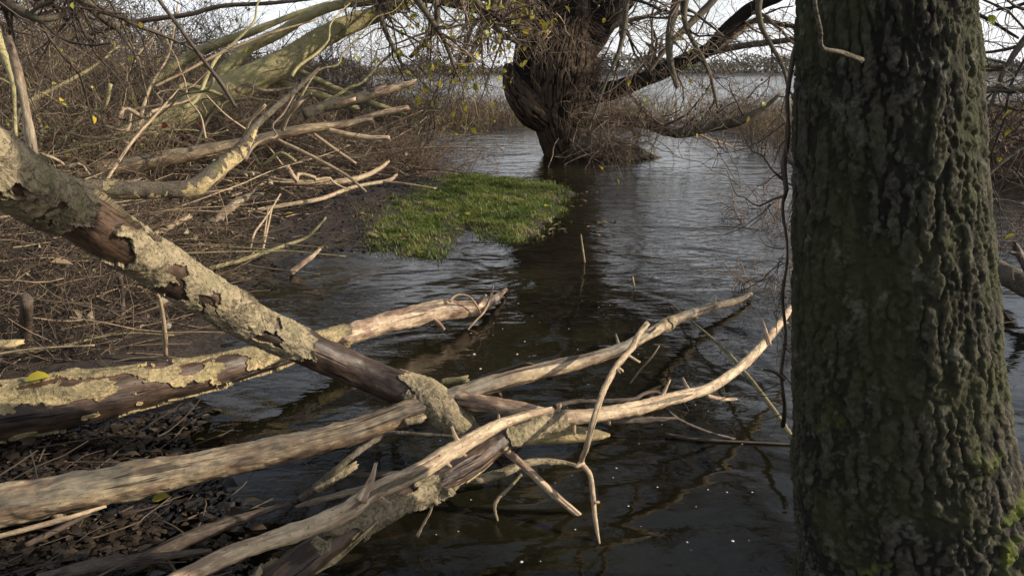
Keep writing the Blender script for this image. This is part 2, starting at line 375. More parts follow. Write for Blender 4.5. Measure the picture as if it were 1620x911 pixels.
M['litter'] = leafmat('wet_leaf_litter', [(.010,.009,.008), (.024,.019,.015), (.06,.045,.032), (.015,.013,.011)], .03, .25)
M['deadleaf'] = leafmat('pale_dead_leaves', [(.10,.075,.05), (.30,.25,.18), (.16,.11,.065), (.40,.35,.26)], .15, .5)
M['reed'] = leafmat('reed_bed', [(.12,.09,.055), (.27,.21,.12), (.18,.135,.08), (.13,.14,.06)], .2, .7)
M['grass'] = leafmat('short_grass', [(.05,.08,.015), (.105,.15,.028), (.18,.21,.05), (.31,.28,.12)], .35, .5)
M['far'] = leafmat('far_wood_hazed', [(.12,.13,.12), (.155,.16,.14), (.18,.175,.15)], .1, .8)  # bare-wood grey-green, lightened and greyed to stand in for distance haze

k = NT('wet_mud'); v = k.pos()
n1 = k.noise(v, 2.2, detail=6); n2 = k.noise(v, 26, detail=5, rough=.7)
c = k.mix(k.ramp(n1, (.35, 0), (.65, 1)), (.016,.012,.009), (.036,.026,.02)); c = k.mix(k.ramp(n2, (.45, 0), (.7, .7)), c, (.065,.046,.034))
M['mud'] = k.fin(c, k.ramp(n1, (.3, .35), (.6, .8)), k.bump(n2, .9, .03, k.bump(n1, .6, .1)), .4)

# ---------------------------------------------------------------- terrain: bank, bed, reed island, far shore
def PX(lst): return np.array([Z(a, b, 0)[:2] for a, b in lst])
BANK = np.vstack([PX([(190,905),(225,830),(205,760),(185,700),(285,645),(322,590),(352,540),(372,480),(405,432),(470,402),(560,392),(610,396),(650,402),(695,408),(716,384),(738,360),(762,378),(802,386),(846,368),(884,330),(908,305),(882,292),(800,283),(752,276),(705,272),(655,264),(600,250),(500,240),(300,230),(60,222)]),
                  [[-16,15],[-26,12],[-26,-8],[7,-8],[3.2,-.4],[2.2,1.0],[1.5,1.75],[.95,1.85],[.45,1.35],[-.3,1.5]]])
ISLE = np.vstack([PX([(470,193),(600,197),(700,202),(830,204),(960,200),(1060,196),(1150,204),(1205,222),(1260,236),(1400,246),(1540,268),(1640,282),(1760,290)]), [[16,10],[30,11],[34,26],[14,27],[8,24],[2,27],[-4,26],[-12,28]]])
def sdf(P, poly):
    a = poly; b = np.roll(poly, -1, 0); d = np.full(len(P), 1e9); ins = np.zeros(len(P), bool)
    for p, q in zip(a, b):
        e = q-p; w = P-p; t = np.clip((w@e)/(e@e+1e-12), 0, 1); d = np.minimum(d, np.linalg.norm(w-t[:,None]*e, axis=1))
        c = ((p[1] > P[:,1]) != (q[1] > P[:,1])); x = p[0]+(P[:,1]-p[1])*(q[0]-p[0])/((q[1]-p[1]) if q[1] != p[1] else 1e-9); ins ^= c & (P[:,0] < x)
    return np.where(ins, d, -d)
def height(P):
    P = np.asarray(P, float); q = np.column_stack([P, np.zeros(len(P))])
    n = .06*fbm(q*1.6, 3)
    s = sdf(P, BANK)+n*2
    z = np.where(s > 0, .085*(1-np.exp(-s/.45))+.12*sstep(1.5, 8, s), np.maximum(s*.10+np.minimum(s+.6, 0)*.3, -.5))
    s2 = sdf(P, ISLE)+n*4
    z2 = np.where(s2 > 0, .02+.10*sstep(0, 2, s2), np.maximum(.02+s2*.15, -.5)); z = np.maximum(z, z2)
    far = sstep(430, 520, np.hypot(P[:,0], P[:,1]))*3.5; z = np.where(far > 0, -.5+far, z)
    land = sstep(-.02, .05, z)
    return z + land*.035*fbm(q*5, 4) + .01*fbm(q*17, 2)*land
def axis(lo, hi, step, far, g=1.22):
    core = np.arange(lo, hi+step/2, step); a, s = [], step
    x = hi
    while x < far: s *= g; x += s; a.append(x)
    b, s, x = [], step, lo
    while x > -far: s *= g; x -= s; b.append(x)
    return np.concatenate([b[::-1], core, a])
def sheet(xs, ys):
    X, Yy = np.meshgrid(xs, ys); nx, ny = len(xs), len(ys)
    i = np.arange(ny-1)[:,None]*nx; j = np.arange(nx-1)[None]
    return np.column_stack([X.ravel(), Yy.ravel()]), np.stack([i+j, i+j+1, i+nx+j+1, i+nx+j], 2).reshape(-1, 4)
gp, gq = sheet(axis(-7, 6, .055, 900), axis(.6, 15, .06, 900)); gz = height(gp)
tag(put('ground', mesh('ground', np.column_stack([gp, gz]), gq, mat=M['mud'])), 'dark wet mud bank and lake bed', kind='structure')

# water: murky, clearer only where it is a few centimetres deep
k = NT('murky_water'); v = k.pos()
geo = k.n('ShaderNodeSeparateXYZ'); k.l(v, geo.inputs[0])
w1 = k.noise(v, 3.0, (.55,1.0,1), 3, .5, .5); w2 = k.noise(v, 11, (.6,1.1,1), 3, .55, .3); w3 = k.noise(v, 1.1, (1,1,1), 2, .5, 1.2); w0 = k.noise(v, .55, (.5,1,1), 2)
wind = k.n('ShaderNodeMapRange'); wind.inputs[1].default_value = 2.5; wind.inputs[2].default_value = 8.5; wind.inputs[3].default_value = .2; wind.inputs[4].default_value = .78; k.l(geo.outputs[1], wind.inputs[0])
h = k.math('ADD', k.math('MULTIPLY', w1, .030), k.math('MULTIPLY', w2, .010)); h = k.math('MULTIPLY', h, wind.outputs[0])
h = k.math('ADD', h, k.math('MULTIPLY', w3, .032)); h = k.math('ADD', h, k.math('MULTIPLY', w0, .022))
nor = k.bump(h, 1.0, 1.0)
murk = k.mix(k.ramp(k.noise(v, .7, detail=3), (.4, 0), (.6, 1)), (.007,.0065,.004), (.013,.012,.0065))
k.fin(murk, .045, nor, .5); k.p.inputs['IOR'].default_value = 1.333
tr = k.n('ShaderNodeBsdfTransparent'); tr.inputs[0].default_value = (.80,.74,.58,1); gl = k.n('ShaderNodeBsdfGlossy'); gl.inputs['Roughness'].default_value = .045; k.l(nor, gl.inputs['Normal'])
fr = k.n('ShaderNodeFresnel'); fr.inputs[0].default_value = 1.333; k.l(nor, fr.inputs['Normal'])
ms = k.n('ShaderNodeMixShader'); k.l(fr.outputs[0], ms.inputs[0]); k.l(tr.outputs[0], ms.inputs[1]); k.l(gl.outputs[0], ms.inputs[2])
m2 = k.n('ShaderNodeMixShader'); k.l(k.attr('clear', False), m2.inputs[0]); k.l(k.p.outputs[0], m2.inputs[1]); k.l(ms.outputs[0], m2.inputs[2]); k.l(m2.outputs[0], k.out.inputs[0])
M['water'] = k.m
wp, wq = sheet(axis(-7, 6, .07, 900), axis(.9, 15, .07, 900)); wz = height(wp)
clear = np.exp(-np.maximum(-wz, 0)/.07)*.9
tag(put('water', mesh('water', np.column_stack([wp, np.zeros(len(wp))]), wq, None, {'clear': clear}, mat=M['water'])), 'murky rippled flood water of the lake', kind='structure')

# ---------------------------------------------------------------- the near tree at the right
def trunk_material():
    k = NT('fissured_mossy_bark'); v = k.attr('lc'); hgt = k.attr('ridge', False)
    n1 = k.noise(v, 9, (.5,1,1), 6, .7); n2 = k.noise(v, 60, (.7,1,1), 5, .7); n3 = k.noise(v, 4, (1,1,1), 5, .65)
    c = k.mix(k.ramp(n2, (.3, 0), (.7, 1)), (.015,.0135,.0095), (.08,.073,.05))
    c = k.mix(k.ramp(hgt, (.25, 1), (.6, 0)), c, (.012,.011,.008))
    c = k.mix(k.ramp(n3, (.46, 0), (.60, .75)), c, (.036,.038,.016))
    c = k.mix(k.ramp(k.noise(v, 17, (1,1,1), 4, .7), (.58, 0), (.68, .6)), c, (.13,.13,.10))
    c = k.mix(k.attr('moss', False), c, k.mix(n2, (.035,.05,.008), (.11,.125,.02)))
    return k.fin(c, .9, k.bump(n2, 1., .006), .2)
M['trunk'] = trunk_material()
TY = 1.66
tp = [Y(1412,1000,TY,395)]; tp = [tp[0]+[0.02,0,-.55,.05], tp[0]+[.005,0,-.2,.01]] + [Y(1440,905,TY,352), Y(1424,740,TY,334), Y(1412,560,TY,312), Y(1404,320,TY,290), Y(1399,120,TY,276), Y(1396,-60,TY,268)]
tp[0][3] = .42; tp[1][3] = .33
top = tp[-1]
tp += [top+[-.03,.02,.6,-.004], top+[-.02,.06,1.5,-.012], top+[.05,.1,2.7,-.035], top+[.0,.15,4.2,-.07], top+[-.1,.2,6.0,-.11]]
tree = thing('oak_tree', (tp[2][0], tp[2][1], 0), 'thick mossy tree trunk with fissured dark bark filling the right side', 'tree')
torg = np.array(tree.location)
NSEG = 400
V, N, L, C, r = sweep([q_*[1,1,1,.975] for q_ in tp[:9]], NSEG, .0042, 3, .04, 3, .0)
L = np.stack([L[...,0], .22*np.cos(np.linspace(0, 2*math.pi, NSEG, endpoint=False))[None]+0*L[...,0], .22*np.sin(np.linspace(0, 2*math.pi, NSEG, endpoint=False))[None]+0*L[...,0]], 2)
wp_ = L+.012*np.stack([pn(L*30+5), pn(L*30+50), pn(L*30+90)], 2)+.006*np.stack([pn(L*80+5), pn(L*80+50), pn(L*80+90)], 2)
e0, id0 = worley(wp_*[6,29,29]+3); e1, id1 = worley(wp_*[27,46,46]); e2, id2 = worley(wp_*[70,90,90]+9)
g0 = sstep(.02, .30, e0+.12*pn(L*50)); g1 = sstep(.0, .14, e1+.08*pn(L*70)); g2 = sstep(0, .3, e2)
fis = np.clip(g0*(.55+.45*g1)*(.85+.15*g2), 0, 1)
blk = .7*(id0-.5)+.8*(id1-.5)*g1+.6*(id2-.5)*g2+.8*fbm(L*[100,120,120], 3, .7)+1.0*fbm(L*[6,9,9], 3)
zz = V[...,2]; right = np.clip(N[...,0]*.8-N[...,1]*.3, -1, 1)
mossf = sstep(.1, .45, fbm(L*9+11, 5, .6)+.75*sstep(.75, .1, zz)*right-.32)*sstep(.95, .45, zz)
V2 = V + N*((fis-1)*.0095 + blk*.003 + mossf*(.012+.016*fbm(L*45, 3)))[...,None]
vv, q, tri, ll = capped(V2-torg, L, C-torg)
rd = np.append(np.clip(fis+.25*blk, 0, 1).ravel(), [.5,.5]); mo = np.append(mossf.ravel(), [0,0])
put('trunk', mesh('trunk', vv, q, tri, {'lc': ll, 'ridge': rd, 'moss': mo}, mat=M['trunk']), tree)
limb('upper_trunk', [tp[8]+[0,0,-.05,-.004]]+tp[9:], M['trunk'], tree, 40, .06, 3, .05, org=torg)
# limbs and twigs overhead, out of the picture but seen in the water and in the light
hd = np.array([top[0], top[1], top[2]])
lp = []
for (z0, dx, dy, dz, ln, r0) in [(1.1,-.75,.65,.35,4.5,.07),(1.9,.8,.5,.5,4.,.07),(2.5,-.35,.95,.3,5.5,.08),(2.9,-1,.1,.45,4.,.06),(3.4,.4,.95,.35,5.,.07),(3.9,-.6,-.7,.5,3.5,.06),(4.6,.7,-.5,.6,3.5,.05),(4.9,-.6,.8,.5,4.,.05),(5.6,.1,.3,1,2.5,.04),(2.2,-.1,1,.42,6.5,.08),(3.1,-.5,.9,.4,6.5,.07),(3.7,.15,1,.45,6.,.07),(4.3,-.2,1,.6,5.,.06),(2.7,.45,.9,.5,6.,.07)]:
    p = np.array([[hd[0]-.02, hd[1]+.08, hd[2]+z0]]); d = np.array([[dx,dy,dz]])
    lp.append(walk(p, d, np.array([ln]), 12, .14, (0,0,-.015), np.array([r0]), np.array([r0*.25])))
LP = np.concatenate([a[0] for a in lp]); LR = np.concatenate([a[1] for a in lp])
for a, b in zip(LP, LR):
    limb('limb', np.column_stack([a, b]), M['barkdark'], tree, 9, .12, 5, .15, 0, org=torg)
b1 = spawn(LP, LR, 190, (.8,2.0), (25,65), 7, .18, (0,0,.0), .5, t0=.1, rmin=.006)
b2 = spawn(*b1, 1500, (.4,1.1), (25,70), 6, .2, (0,0,-.04), .55, rmin=.003)
b3 = spawn(*b2, 5000, (.2,.55), (25,70), 5, .2, (0,0,-.05), .6, rmin=.0018)
sh = lambda b: (b[0]-torg, b[1])
put('twigs', twigmesh('twigs', [(*sh(b1), 5), (*sh(b2), 4), (*sh(b3), 3)], M['twigdark']), tree)
pick = rng.choice(len(b3[0]), 3500); put('foliage', leafmesh('foliage', b3[0][pick, rng.integers(2, 5, 3500)]-torg, .055, M['gleaf']), tree)
# thin shoots against the trunk
def rib(*p): return np.array(p)
limb('shoot', [Y(1288,-40,1.36,7), Y(1290,10,1.36,7), Y(1298,50,1.37,7), Y(1301,76,1.38,7), Y(1330,83,1.40,8), Y(1362,95,1.47,9)], M['barkdark'], tree, 8, .01, 1, org=torg)
limb('shoot', [Y(1262,60,1.75,12), Y(1252,110,1.78,8), Y(1245,160,1.8,7), Y(1248,210,1.8,7), Y(1240,262,1.82,9), Y(1244,300,1.82,8), Y(1238,330,1.84,5), Y(1246,400,1.84,4), Y(1238,470,1.86,5), Y(1243,530,1.88,5), Y(1236,590,1.9,6), Y(1241,640,1.9,6), Y(1239,672,1.92,7)], M['darkstick'], tree, 8, .02, 9, .3, org=torg)

limb('shoot', [Y(1241,285,1.82,6), Y(1222,270,1.83,3), Y(1205,245,1.85,3), Y(1188,238,1.85,2), Y(1172,205,1.86,1.5)], M['darkstick'], tree, 6, .02, 3, .3, org=torg)
limb('shoot', [Y(1240,600,1.9,6), Y(1225,588,1.88,5), Y(1208,585,1.87,3)], M['darkstick'], tree, 6, .02, 3, .3, org=torg)
limb('shoot', [Y(1240,310,1.82,6), Y(1222,316,1.9,4), Y(1198,326,1.9,3), Y(1178,312,1.95,2.5), Y(1165,308,1.95,2), Y(1150,270,2,1.5)], M['darkstick'], tree, 6, .02, 3, .3, org=torg)

sp_ = np.array([resample(p_, n=12)[0] for p_ in ([Y(1252,110,1.78,6), Y(1240,262,1.82,6), Y(1238,330,1.84,4)], [Y(1243,300,1.82,5), Y(1238,470,1.86,5), Y(1239,672,1.92,5)], [Y(1241,310,1.82,5), Y(1198,326,1.9,4), Y(1150,270,2,2)])])
q1 = spawn(sp_[...,:3], sp_[...,3], 34, (.1,.35), (30,80), 6, .25, (-.05,.03,.02), .5, rmin=.0013); q2 = spawn(*q1, 90, (.05,.16), (30,75), 5, .25, (0,0,.02), .6, rmin=.0009)
put('twigs', twigmesh('twigs', [sh(q1), sh(q2)], M['twigdark']), tree)

# ---------------------------------------------------------------- fallen logs and branches in the foreground
def stick(name, label, cat, pts, mat, group=None, ns=10, ds=.012, seed=None, lump=.16, fib=.03, jag=.6, side=(), lf=3.):
    """One loose branch as one thing; side = extra forks (pts, material) that become its parts."""
    seed = rng.integers(1, 99) if seed is None else seed
    o = np.array(pts[0][:3])
    if not side:
        ob = limb(name, pts, M[mat], None, ns, ds, seed, lump, fib, lf, jag, org=o); ob.location = o; return tag(ob, label, cat, group)
    t = thing(name, o, label, cat, group)
    st_ = limb('stem', pts, M[mat], t, ns, ds, seed, lump, fib, lf, jag, org=o)
    for nm, p, m in side: limb(nm, p, M[m], st_, max(6, ns*2//3), ds, seed+3, lump, fib, lf, jag, org=o)
    return t

# A: the barked trunk leaning down from the upper left
A = [D(-120,190,1.5,104), D(0,268,1.66,100), D(70,312,1.86,88), D(143,353,2.06,80), D(283,438,2.42,68), D(385,503,2.66,58), D(440,532,2.78,56), D(560,583,2.95,53), D(640,616,2.98,54), D(690,645,2.95,56), D(738,684,2.93,44)]
ob = thing('fallen_log', A[-1][:3], 'long peeling grey-barked log slanting down from the upper left corner', 'log'); og = np.array(A[-1][:3])
limb('wood', A, M['darkwood'], ob, 96, .006, 2, .10, .015, org=og)
def fA(L, f, th, Vw, N):
    n = fbm(L*[6,13,13]+3.1, 4, .5)+.22*pn(L*[18,34,34])+.10*fbm(L*[40,60,60], 3, .6)
    base = np.interp(f[:,0], [0,.16,.27,.36,.50,.60,.64,.70,.84,.87,.92,1], [.6,.45,.06,.42,.26,.46,.34,-.5,-.75,-.05,.5,.6])[:,None]
    return n*.9+base-.10+.12*N[...,2]
bark_shell('bark', A, M['bark'], fA, ob, 168, .0038, 2, .10, .015, .006, .012, og)
limb('knot', [A[4]+[.05,-.0,-.06,-.1], A[4]+[.075,-.03,-.085,-.1]], M['barkdark'], ob, 8, .006, 4, org=og)

# B: log lying across the left foreground, pale at its broken far end
B = [Z(-150,672,.20,96), Z(0,650,.20,92), Z(140,628,.20,84), Z(273,603,.19,62), Z(400,572,.18,44), Z(490,546,.16,36), Z(547,530,.15,33), Z(627,507,.15,34), Z(693,491,.14,32), Z(727,489,.11,28), Z(762,484,.07,19), Z(785,471,.045,12), Z(800,458,.03,6)]
ob = thing('fallen_log', B[0][:3], 'dark log patched with ragged tan bark lying under the slanting log', 'log'); og = B[0][:3]
limb('wood', B[:6]+[B[6]], M['darkwood'], ob, 80, .007, 5, .09, .015, org=og)
limb('bare_end', [B[5]+[0,0,0,.001]]+B[6:], M['pinkish'], ob, 40, .006, 5, .16, .03, org=og)['label'] = 'pale bare broken end of the log'
def fB(L, f, th, Vw, N):
    n = fbm(L*[6,12,12]+9.1, 4, .5)+.25*pn(L*[9,32,32])+.10*fbm(L*[40,60,60], 3, .6)
    return n*.85+.55*np.clip(N[...,2]-.15, -.3, 1)-.17+.22*sstep(-.5, -.95, N[...,2])+np.interp(f[:,0], [0,.1,.62,.7,1], [.1,.0,-.05,.2,.25])[:,None]
bark_shell('bark', B[:6]+[B[6]], M['barktan'], fB, ob, 168, .0042, 5, .09, .015, .006, .012, og)
stickB = limb('side_shoot', [Z(711,477,.2,6), Z(722,467,.23,4), Z(740,468,.22,3), Z(752,480,.16,3), Z(760,494,.08,2)], M['stick'], ob, 6, .01, 3, org=og)
limb('side_shoot', [Z(779,462,.1,3), Z(768,490,.08,3), Z(750,510,.03,3), Z(735,528,-.02,2)], M['stick'], ob, 6, .01, 3, org=og)

# C: smooth forked log
Cc = [Z(-150,836,.13,72), Z(0,801,.14,66), Z(180,766,.15,60), Z(290,743,.16,50), Z(420,716,.18,44), Z(533,690,.2,41), Z(650,652,.23,39), Z(727,629,.25,36), Z(767,611,.27,28), Z(867,584,.27,25), Z(947,564,.24,20), Z(1000,543,.2,17), Z(1067,507,.14,17), Z(1117,488,.09,14), Z(1167,475,.05,10), Z(1188,465,.03,5)]
ob = stick('fallen_log', 'smooth grey-brown forked log crossing the whole foreground beneath the slanting log', 'log', Cc, 'palegrey', ns=48, ds=.008, seed=11, lump=.13, fib=.035,
  side=[('fork', [Z(715,630,.25,32), Z(767,638,.26,26), Z(833,648,.25,21), Z(868,655,.24,18)], 'pinkish'), ('knot', [Z(700,605,.28,13), Z(733,600,.3,11)], 'olivestick'),
        ('side_shoot', [Z(990,560,.2,6), Z(1010,572,.16,4)], 'stick'), ('side_shoot', [Z(975,580,.2,6), Z(985,587,.18,5)], 'stick')])
def fC(L, f, th, Vw, N): return .12-np.abs(f-.735)*14+.16*pn(L*[12,30,30])
bark_shell('bark_band', Cc, M['bark'], fC, ob, 60, .006, 11, .13, .035, .004, .008, Cc[0][:3])

# D: pale bare branch lying over the dark log
Dd = [Z(230,945,.30,30), Z(293,911,.31,29), Z(380,871,.32,29), Z(480,838,.33,29), Z(547,808,.345,31), Z(590,778,.36,30), Z(663,745,.37,27), Z(713,715,.38,26), Z(763,686,.385,22), Z(810,664,.38,17), Z(868,649,.37,10)]
stick('bare_branch', 'pale bare branch with a pointed spur resting on the dark barked log', 'branch', Dd, 'pale', ns=36, ds=.006, seed=21, lump=.15, fib=.04,
  side=[('spur', [Z(570,792,.37,20), Z(583,768,.4,13), Z(590,752,.42,9), Z(594,735,.44,5)], 'pale')])

# E: dark rough log below it, reaching out over the water as a smooth bough
Ee = [Z(380,975,.20,62), Z(460,905,.22,56), Z(553,838,.24,44), Z(613,804,.25,40), Z(663,776,.26,38), Z(747,733,.27,38), Z(790,700,.28,35), Z(840,678,.29,30), Z(890,662,.29,25)]
Eb = [Ee[-2]+[0,0,0,-.004], Ee[-1]+[0,0,.0,-.001], Z(940,657,.28,23), Z(1007,645,.26,23), Z(1057,632,.24,20), Z(1107,619,.22,17), Z(1133,608,.22,15), Z(1167,584,.22,15), Z(1200,553,.22,14), Z(1233,513,.23,12), Z(1251,487,.25,9)]
ob = thing('fallen_log', Ee[0][:3], 'dark rotting log with curling bark under the pale spurred branch, reaching right over the water', 'log'); og = Ee[0][:3]
limb('wood', Ee, M['darkwood'], ob, 64, .007, 31, .14, .03, org=og)
limb('bough', Eb, M['pale'], ob, 30, .007, 32, .13, .03, org=og)['label'] = 'smooth pale curved bough end'
def fE(L, f, th, Vw, N):
    n = fbm(L*[5,12,12]+2.1, 4)+.3*pn(L*[14,40,40])
    return n*.9-.1+np.interp(f[:,0], [0,.3,.6,.72,.84,1], [-.25,-.12,-.05,-.4,.35,.45])[:,None]
bark_shell('bark', Ee, M['bark'], fE, ob, 130, .0042, 31, .14, .03, .007, .02, og)
limb('side_shoot', [Z(1118,626,.2,7), Z(1140,631,.17,7), Z(1165,631,.14,4)], M['pale'], ob, 8, .01, 3, org=og)
limb('spur', [Z(1218,545,.23,6), Z(1212,525,.26,5), Z(1207,508,.28,3)], M['pale'], ob, 8, .01, 3, org=og)
def chip(name, parent, pxs, z, mat, org, th=.006, curl=.02):
    """A curled slab of bark with an uneven outline."""
    P = np.array([Z(a, b, zz_) for (a, b, zz_) in [(p[0], p[1], z if len(p) < 3 else p[2]) for p in pxs]])[:,:3]; c = P.mean(0); n = len(P)
    up = np.cross(P[1]-P[0], P[2]-P[0]); up /= np.linalg.norm(up); up *= 1 if up[2] > 0 else -1
    top = np.vstack([P+up*curl*.3, c+up*curl*-.3]); bot = top-up*th
    V = np.vstack([top, bot])-org; j = np.arange(n); k2 = (j+1) % n
    T = np.vstack([np.stack([np.full(n, n), j, k2], 1), np.stack([np.full(n, 2*n+1), n+1+k2, n+1+j], 1)])
    Q = np.stack([k2, j, n+1+j, n+1+k2], 1)
    return put(name, mesh(name, V, Q, T, {'lc': V*1.0}, smooth=False, mat=mat), parent)
chip('bark_flake', ob, [(498,908),(520,880,.22),(560,850,.24),(585,828,.25),(597,825,.26),(585,840,.24),(560,865,.22),(530,892,.2)], .2, M['barktan'], og)
chip('bark_flake', ob, [(738,765),(744,748,.22),(765,730,.24),(783,718,.25),(780,732,.22),(762,748,.2)], .2, M['barktan'], og)
chip('bark_flake', ob, [(492,856,.3),(500,846,.32),(520,858,.3),(525,850,.31),(523,868,.28),(508,876,.28),(503,866,.29)], .3, M['bark'], og)

stick('log_stub', 'short pale banded log stub with a pointed end beneath the smooth bough', 'log', [Z(780,694,.18,24), Z(830,690,.18,27), Z(880,688,.18,27), Z(920,687,.17,25), Z(945,688,.16,17), Z(964,688,.15,5)], 'barktan', ns=28, ds=.006, lump=.08, fib=.03, jag=.1)
stick('bare_branch', 'thin crooked grey branch leaning upright across the smooth bough', 'branch', [Z(1023,511,.42,7), Z(1010,530,.42,10), Z(1000,550,.42,10), Z(977,577,.41,10), Z(960,607,.40,10), Z(948,637,.385,10), Z(938,668,.36,10), Z(928,707,.28,9), Z(920,731,.2,9), Z(933,750,.16,8), Z(938,780,.11,8), Z(942,824,.05,7), Z(948,858,.0,4)], 'stick', ns=12, ds=.008, seed=41, lump=.2,
  side=[('knot', [Z(1012,527,.42,8), Z(1022,517,.43,6), Z(1026,513,.43,4)], 'stick'), ('knot', [Z(977,585,.41,5), Z(981,590,.41,2)], 'stick'), ('knot', [Z(921,732,.2,12), Z(911,738,.2,5)], 'stick'), ('knot', [Z(940,795,.1,5), Z(947,794,.1,5)], 'stick')])
stick('straight_stick', 'straight reddish-brown stick slanting down into the dark water', 'stick', [Z(793,706,.26,12), Z(830,738,.18,12), Z(880,785,.07,12), Z(922,820,-.02,10)], 'pinkish', ns=14, ds=.008, lump=.06, jag=.1)
stick('barked_branch', 'short curved lichen-barked branch behind the straight reddish stick', 'branch', [Z(700,757,.14,10), Z(740,759,.13,12), Z(773,754,.13,15), Z(800,746,.14,14), Z(825,735,.14,13), Z(855,730,.13,11), Z(885,731,.11,9), Z(907,735,.1,6)], 'bark', ns=18, ds=.007, lump=.2)
stick('lichen_twig', 'small lichened twig hanging below the curved barked branch', 'twig', [Z(825,750,.12,5), Z(807,770,.09,5), Z(787,789,.06,7), Z(783,805,.03,5), Z(787,823,.0,4)], 'bark', ns=8, ds=.008, lump=.4)
stick('thin_twig', 'hair-thin twig dangling from the dark log near the bottom edge', 'twig', [Z(697,745,.3,3), Z(690,775,.22,2), Z(681,808,.14,4), Z(668,832,.08,4), Z(661,846,.04,6)], 'stick', ns=6, ds=.01, lump=.3)
stick('dark_branch', 'knobbly dark twig lying just behind the smooth bough', 'branch', [Z(877,643,.14,9), Z(905,636,.14,9), Z(940,635,.14,8), Z(1000,632,.13,7), Z(1018,623,.14,7), Z(1036,620,.14,7), Z(1054,629,.12,5)], 'darkstick', ns=8, ds=.01, lump=.3)
stick('dark_branch', 'black wet twig running from under the bough into open water', 'branch', [Z(1048,640,.14,6), Z(1060,653,.12,6), Z(1083,668,.08,5), Z(1120,683,.04,5), Z(1160,694,.0,4)], 'darkstick', ns=8, ds=.012, lump=.2)
stick('broken_branch', 'splintered dark branch end poking out below the smooth bough', 'branch', [Z(950,668,.16,9), Z(985,666,.15,10), Z(1030,664,.14,10), Z(1070,661,.13,4)], 'darkstick', ns=10, ds=.01, lump=.3)
stick('thin_stick', 'thin grey stick floating level on dark water left of the thick trunk', 'stick', [Z(1053,687,.012,6), Z(1107,695,.008,5), Z(1180,699,.006,4), Z(1262,703,.004,4)], 'darkstick', ns=8, ds=.02)
stick('slender_stick', 'long slender olive stick slanting down toward the foot of the thick trunk', 'stick', [Z(1060,478,.02,2), Z(1093,507,.06,3), Z(1147,553,.1,5), Z(1172,583,.12,7), Z(1193,607,.13,7), Z(1225,650,.14,8), Z(1256,697,.14,9)], 'olivestick', ns=10, ds=.012, lump=.12)
stick('thin_twig', 'fine pale twig standing out of the water right of the crooked branch', 'twig', [Z(1043,547,.3,2), Z(1030,566,.24,3), Z(1012,586,.15,3), Z(997,606,.03,2)], 'stick', ns=6, ds=.012)
stick('thin_twig', 'curved grey twig lying behind the forked log', 'twig', [Z(846,577,.3,3), Z(832,574,.31,5), Z(817,580,.28,6), Z(790,588,.24,6), Z(760,598,.16,7)], 'darkstick', ns=8, ds=.012, lump=.3)
stick('lichen_branch', 'lichened twig bending up from the mud to the slanting log end', 'branch', [Z(477,789,.1,14), Z(500,772,.14,15), Z(520,754,.18,13), Z(540,736,.22,10), Z(565,715,.24,10), Z(600,693,.24,8), Z(630,685,.26,7), Z(680,688,.26,6), Z(716,690,.26,4)], 'barkdark', ns=14, ds=.007, lump=.3,
  side=[('bark_flake', [Z(640,668,.22,12), Z(660,664,.22,14), Z(668,661,.22,11)], 'bark'), ('fork', [Z(500,776,.14,14), Z(535,752,.18,16), Z(558,738,.2,12)], 'bark')])
stick('split_stick', 'flat split pale stick tucked behind the spur of the bare branch', 'stick', [Z(468,801,.1,4), Z(490,795,.12,9), Z(530,784,.16,10), Z(580,770,.2,9)], 'palegrey', ns=10, ds=.01)
stick('dark_stick', 'dark level stick behind the spur of the bare branch', 'stick', [Z(548,752,.16,8), Z(590,751,.17,9), Z(630,748,.17,8)], 'darkstick', ns=10, ds=.01)
stick('half_sunk_branch', 'half-sunk grey branch lying in the mud below the forked log', 'branch', [Z(200,902,.02,20), Z(280,860,.05,24), Z(340,835,.07,20), Z(400,814,.08,14), Z(455,797,.1,5)], 'darkstick', ns=16, ds=.012, lump=.25)
stick('half_sunk_branch', 'black waterlogged stick along the bottom left edge', 'branch', [Z(60,915,.06,18), Z(160,893,.07,22), Z(260,880,.07,14), Z(330,870,.06,6)], 'darkstick', ns=14, ds=.012, lump=.25)
stick('mud_stick', 'thin pale stick touching the underside of the forked log at far left', 'stick', [Z(-10,850,.09,8), Z(60,832,.1,9), Z(120,815,.11,8), Z(165,801,.1,5)], 'stick', ns=8, ds=.015)
stick('mud_stick', 'dark stick slanting below the forked log at far left', 'stick', [Z(40,862,.06,10), Z(90,838,.07,10), Z(140,812,.09,8)], 'darkstick', ns=8, ds=.015)
stick('floating_wood', 'small orange-brown wood splinter standing in water beside the bank', 'stick', [Z(459,432,.02,8), Z(478,417,.08,9), Z(492,407,.12,8), Z(505,395,.17,5)], 'pinkish', ns=10, ds=.015)
stick('mossy_log', 'green mossy log lying in the lake right of the thick trunk', 'log', [Z(1500,395,.12,26), Z(1560,420,.14,30), Z(1600,440,.16,33), Z(1660,470,.18,36), Z(1800,520,.2,40)], 'barkdark', ns=24, ds=.02,
  side=[('fork', [Z(1640,455,.2,16), Z(1622,420,.35,12), Z(1612,400,.42,11), Z(1605,386,.48,9)], 'darkstick'), ('fork', [Z(1616,405,.42,10), Z(1606,401,.43,7), Z(1597,399,.44,4)], 'darkstick')])
for (pts, lab) in [([(925,415,0,3),(922,395,.12,3),(919,372,.26,2)], 'thin twig standing up from the water beyond the grass'), ([(1004,455,0,2),(1002,445,.05,3),(1001,438,.08,2)], 'tiny pale twig poking from open water')]:
    stick('thin_twig', lab, 'twig', [Z(*p) for p in pts], 'stick', ns=6, ds=.02)

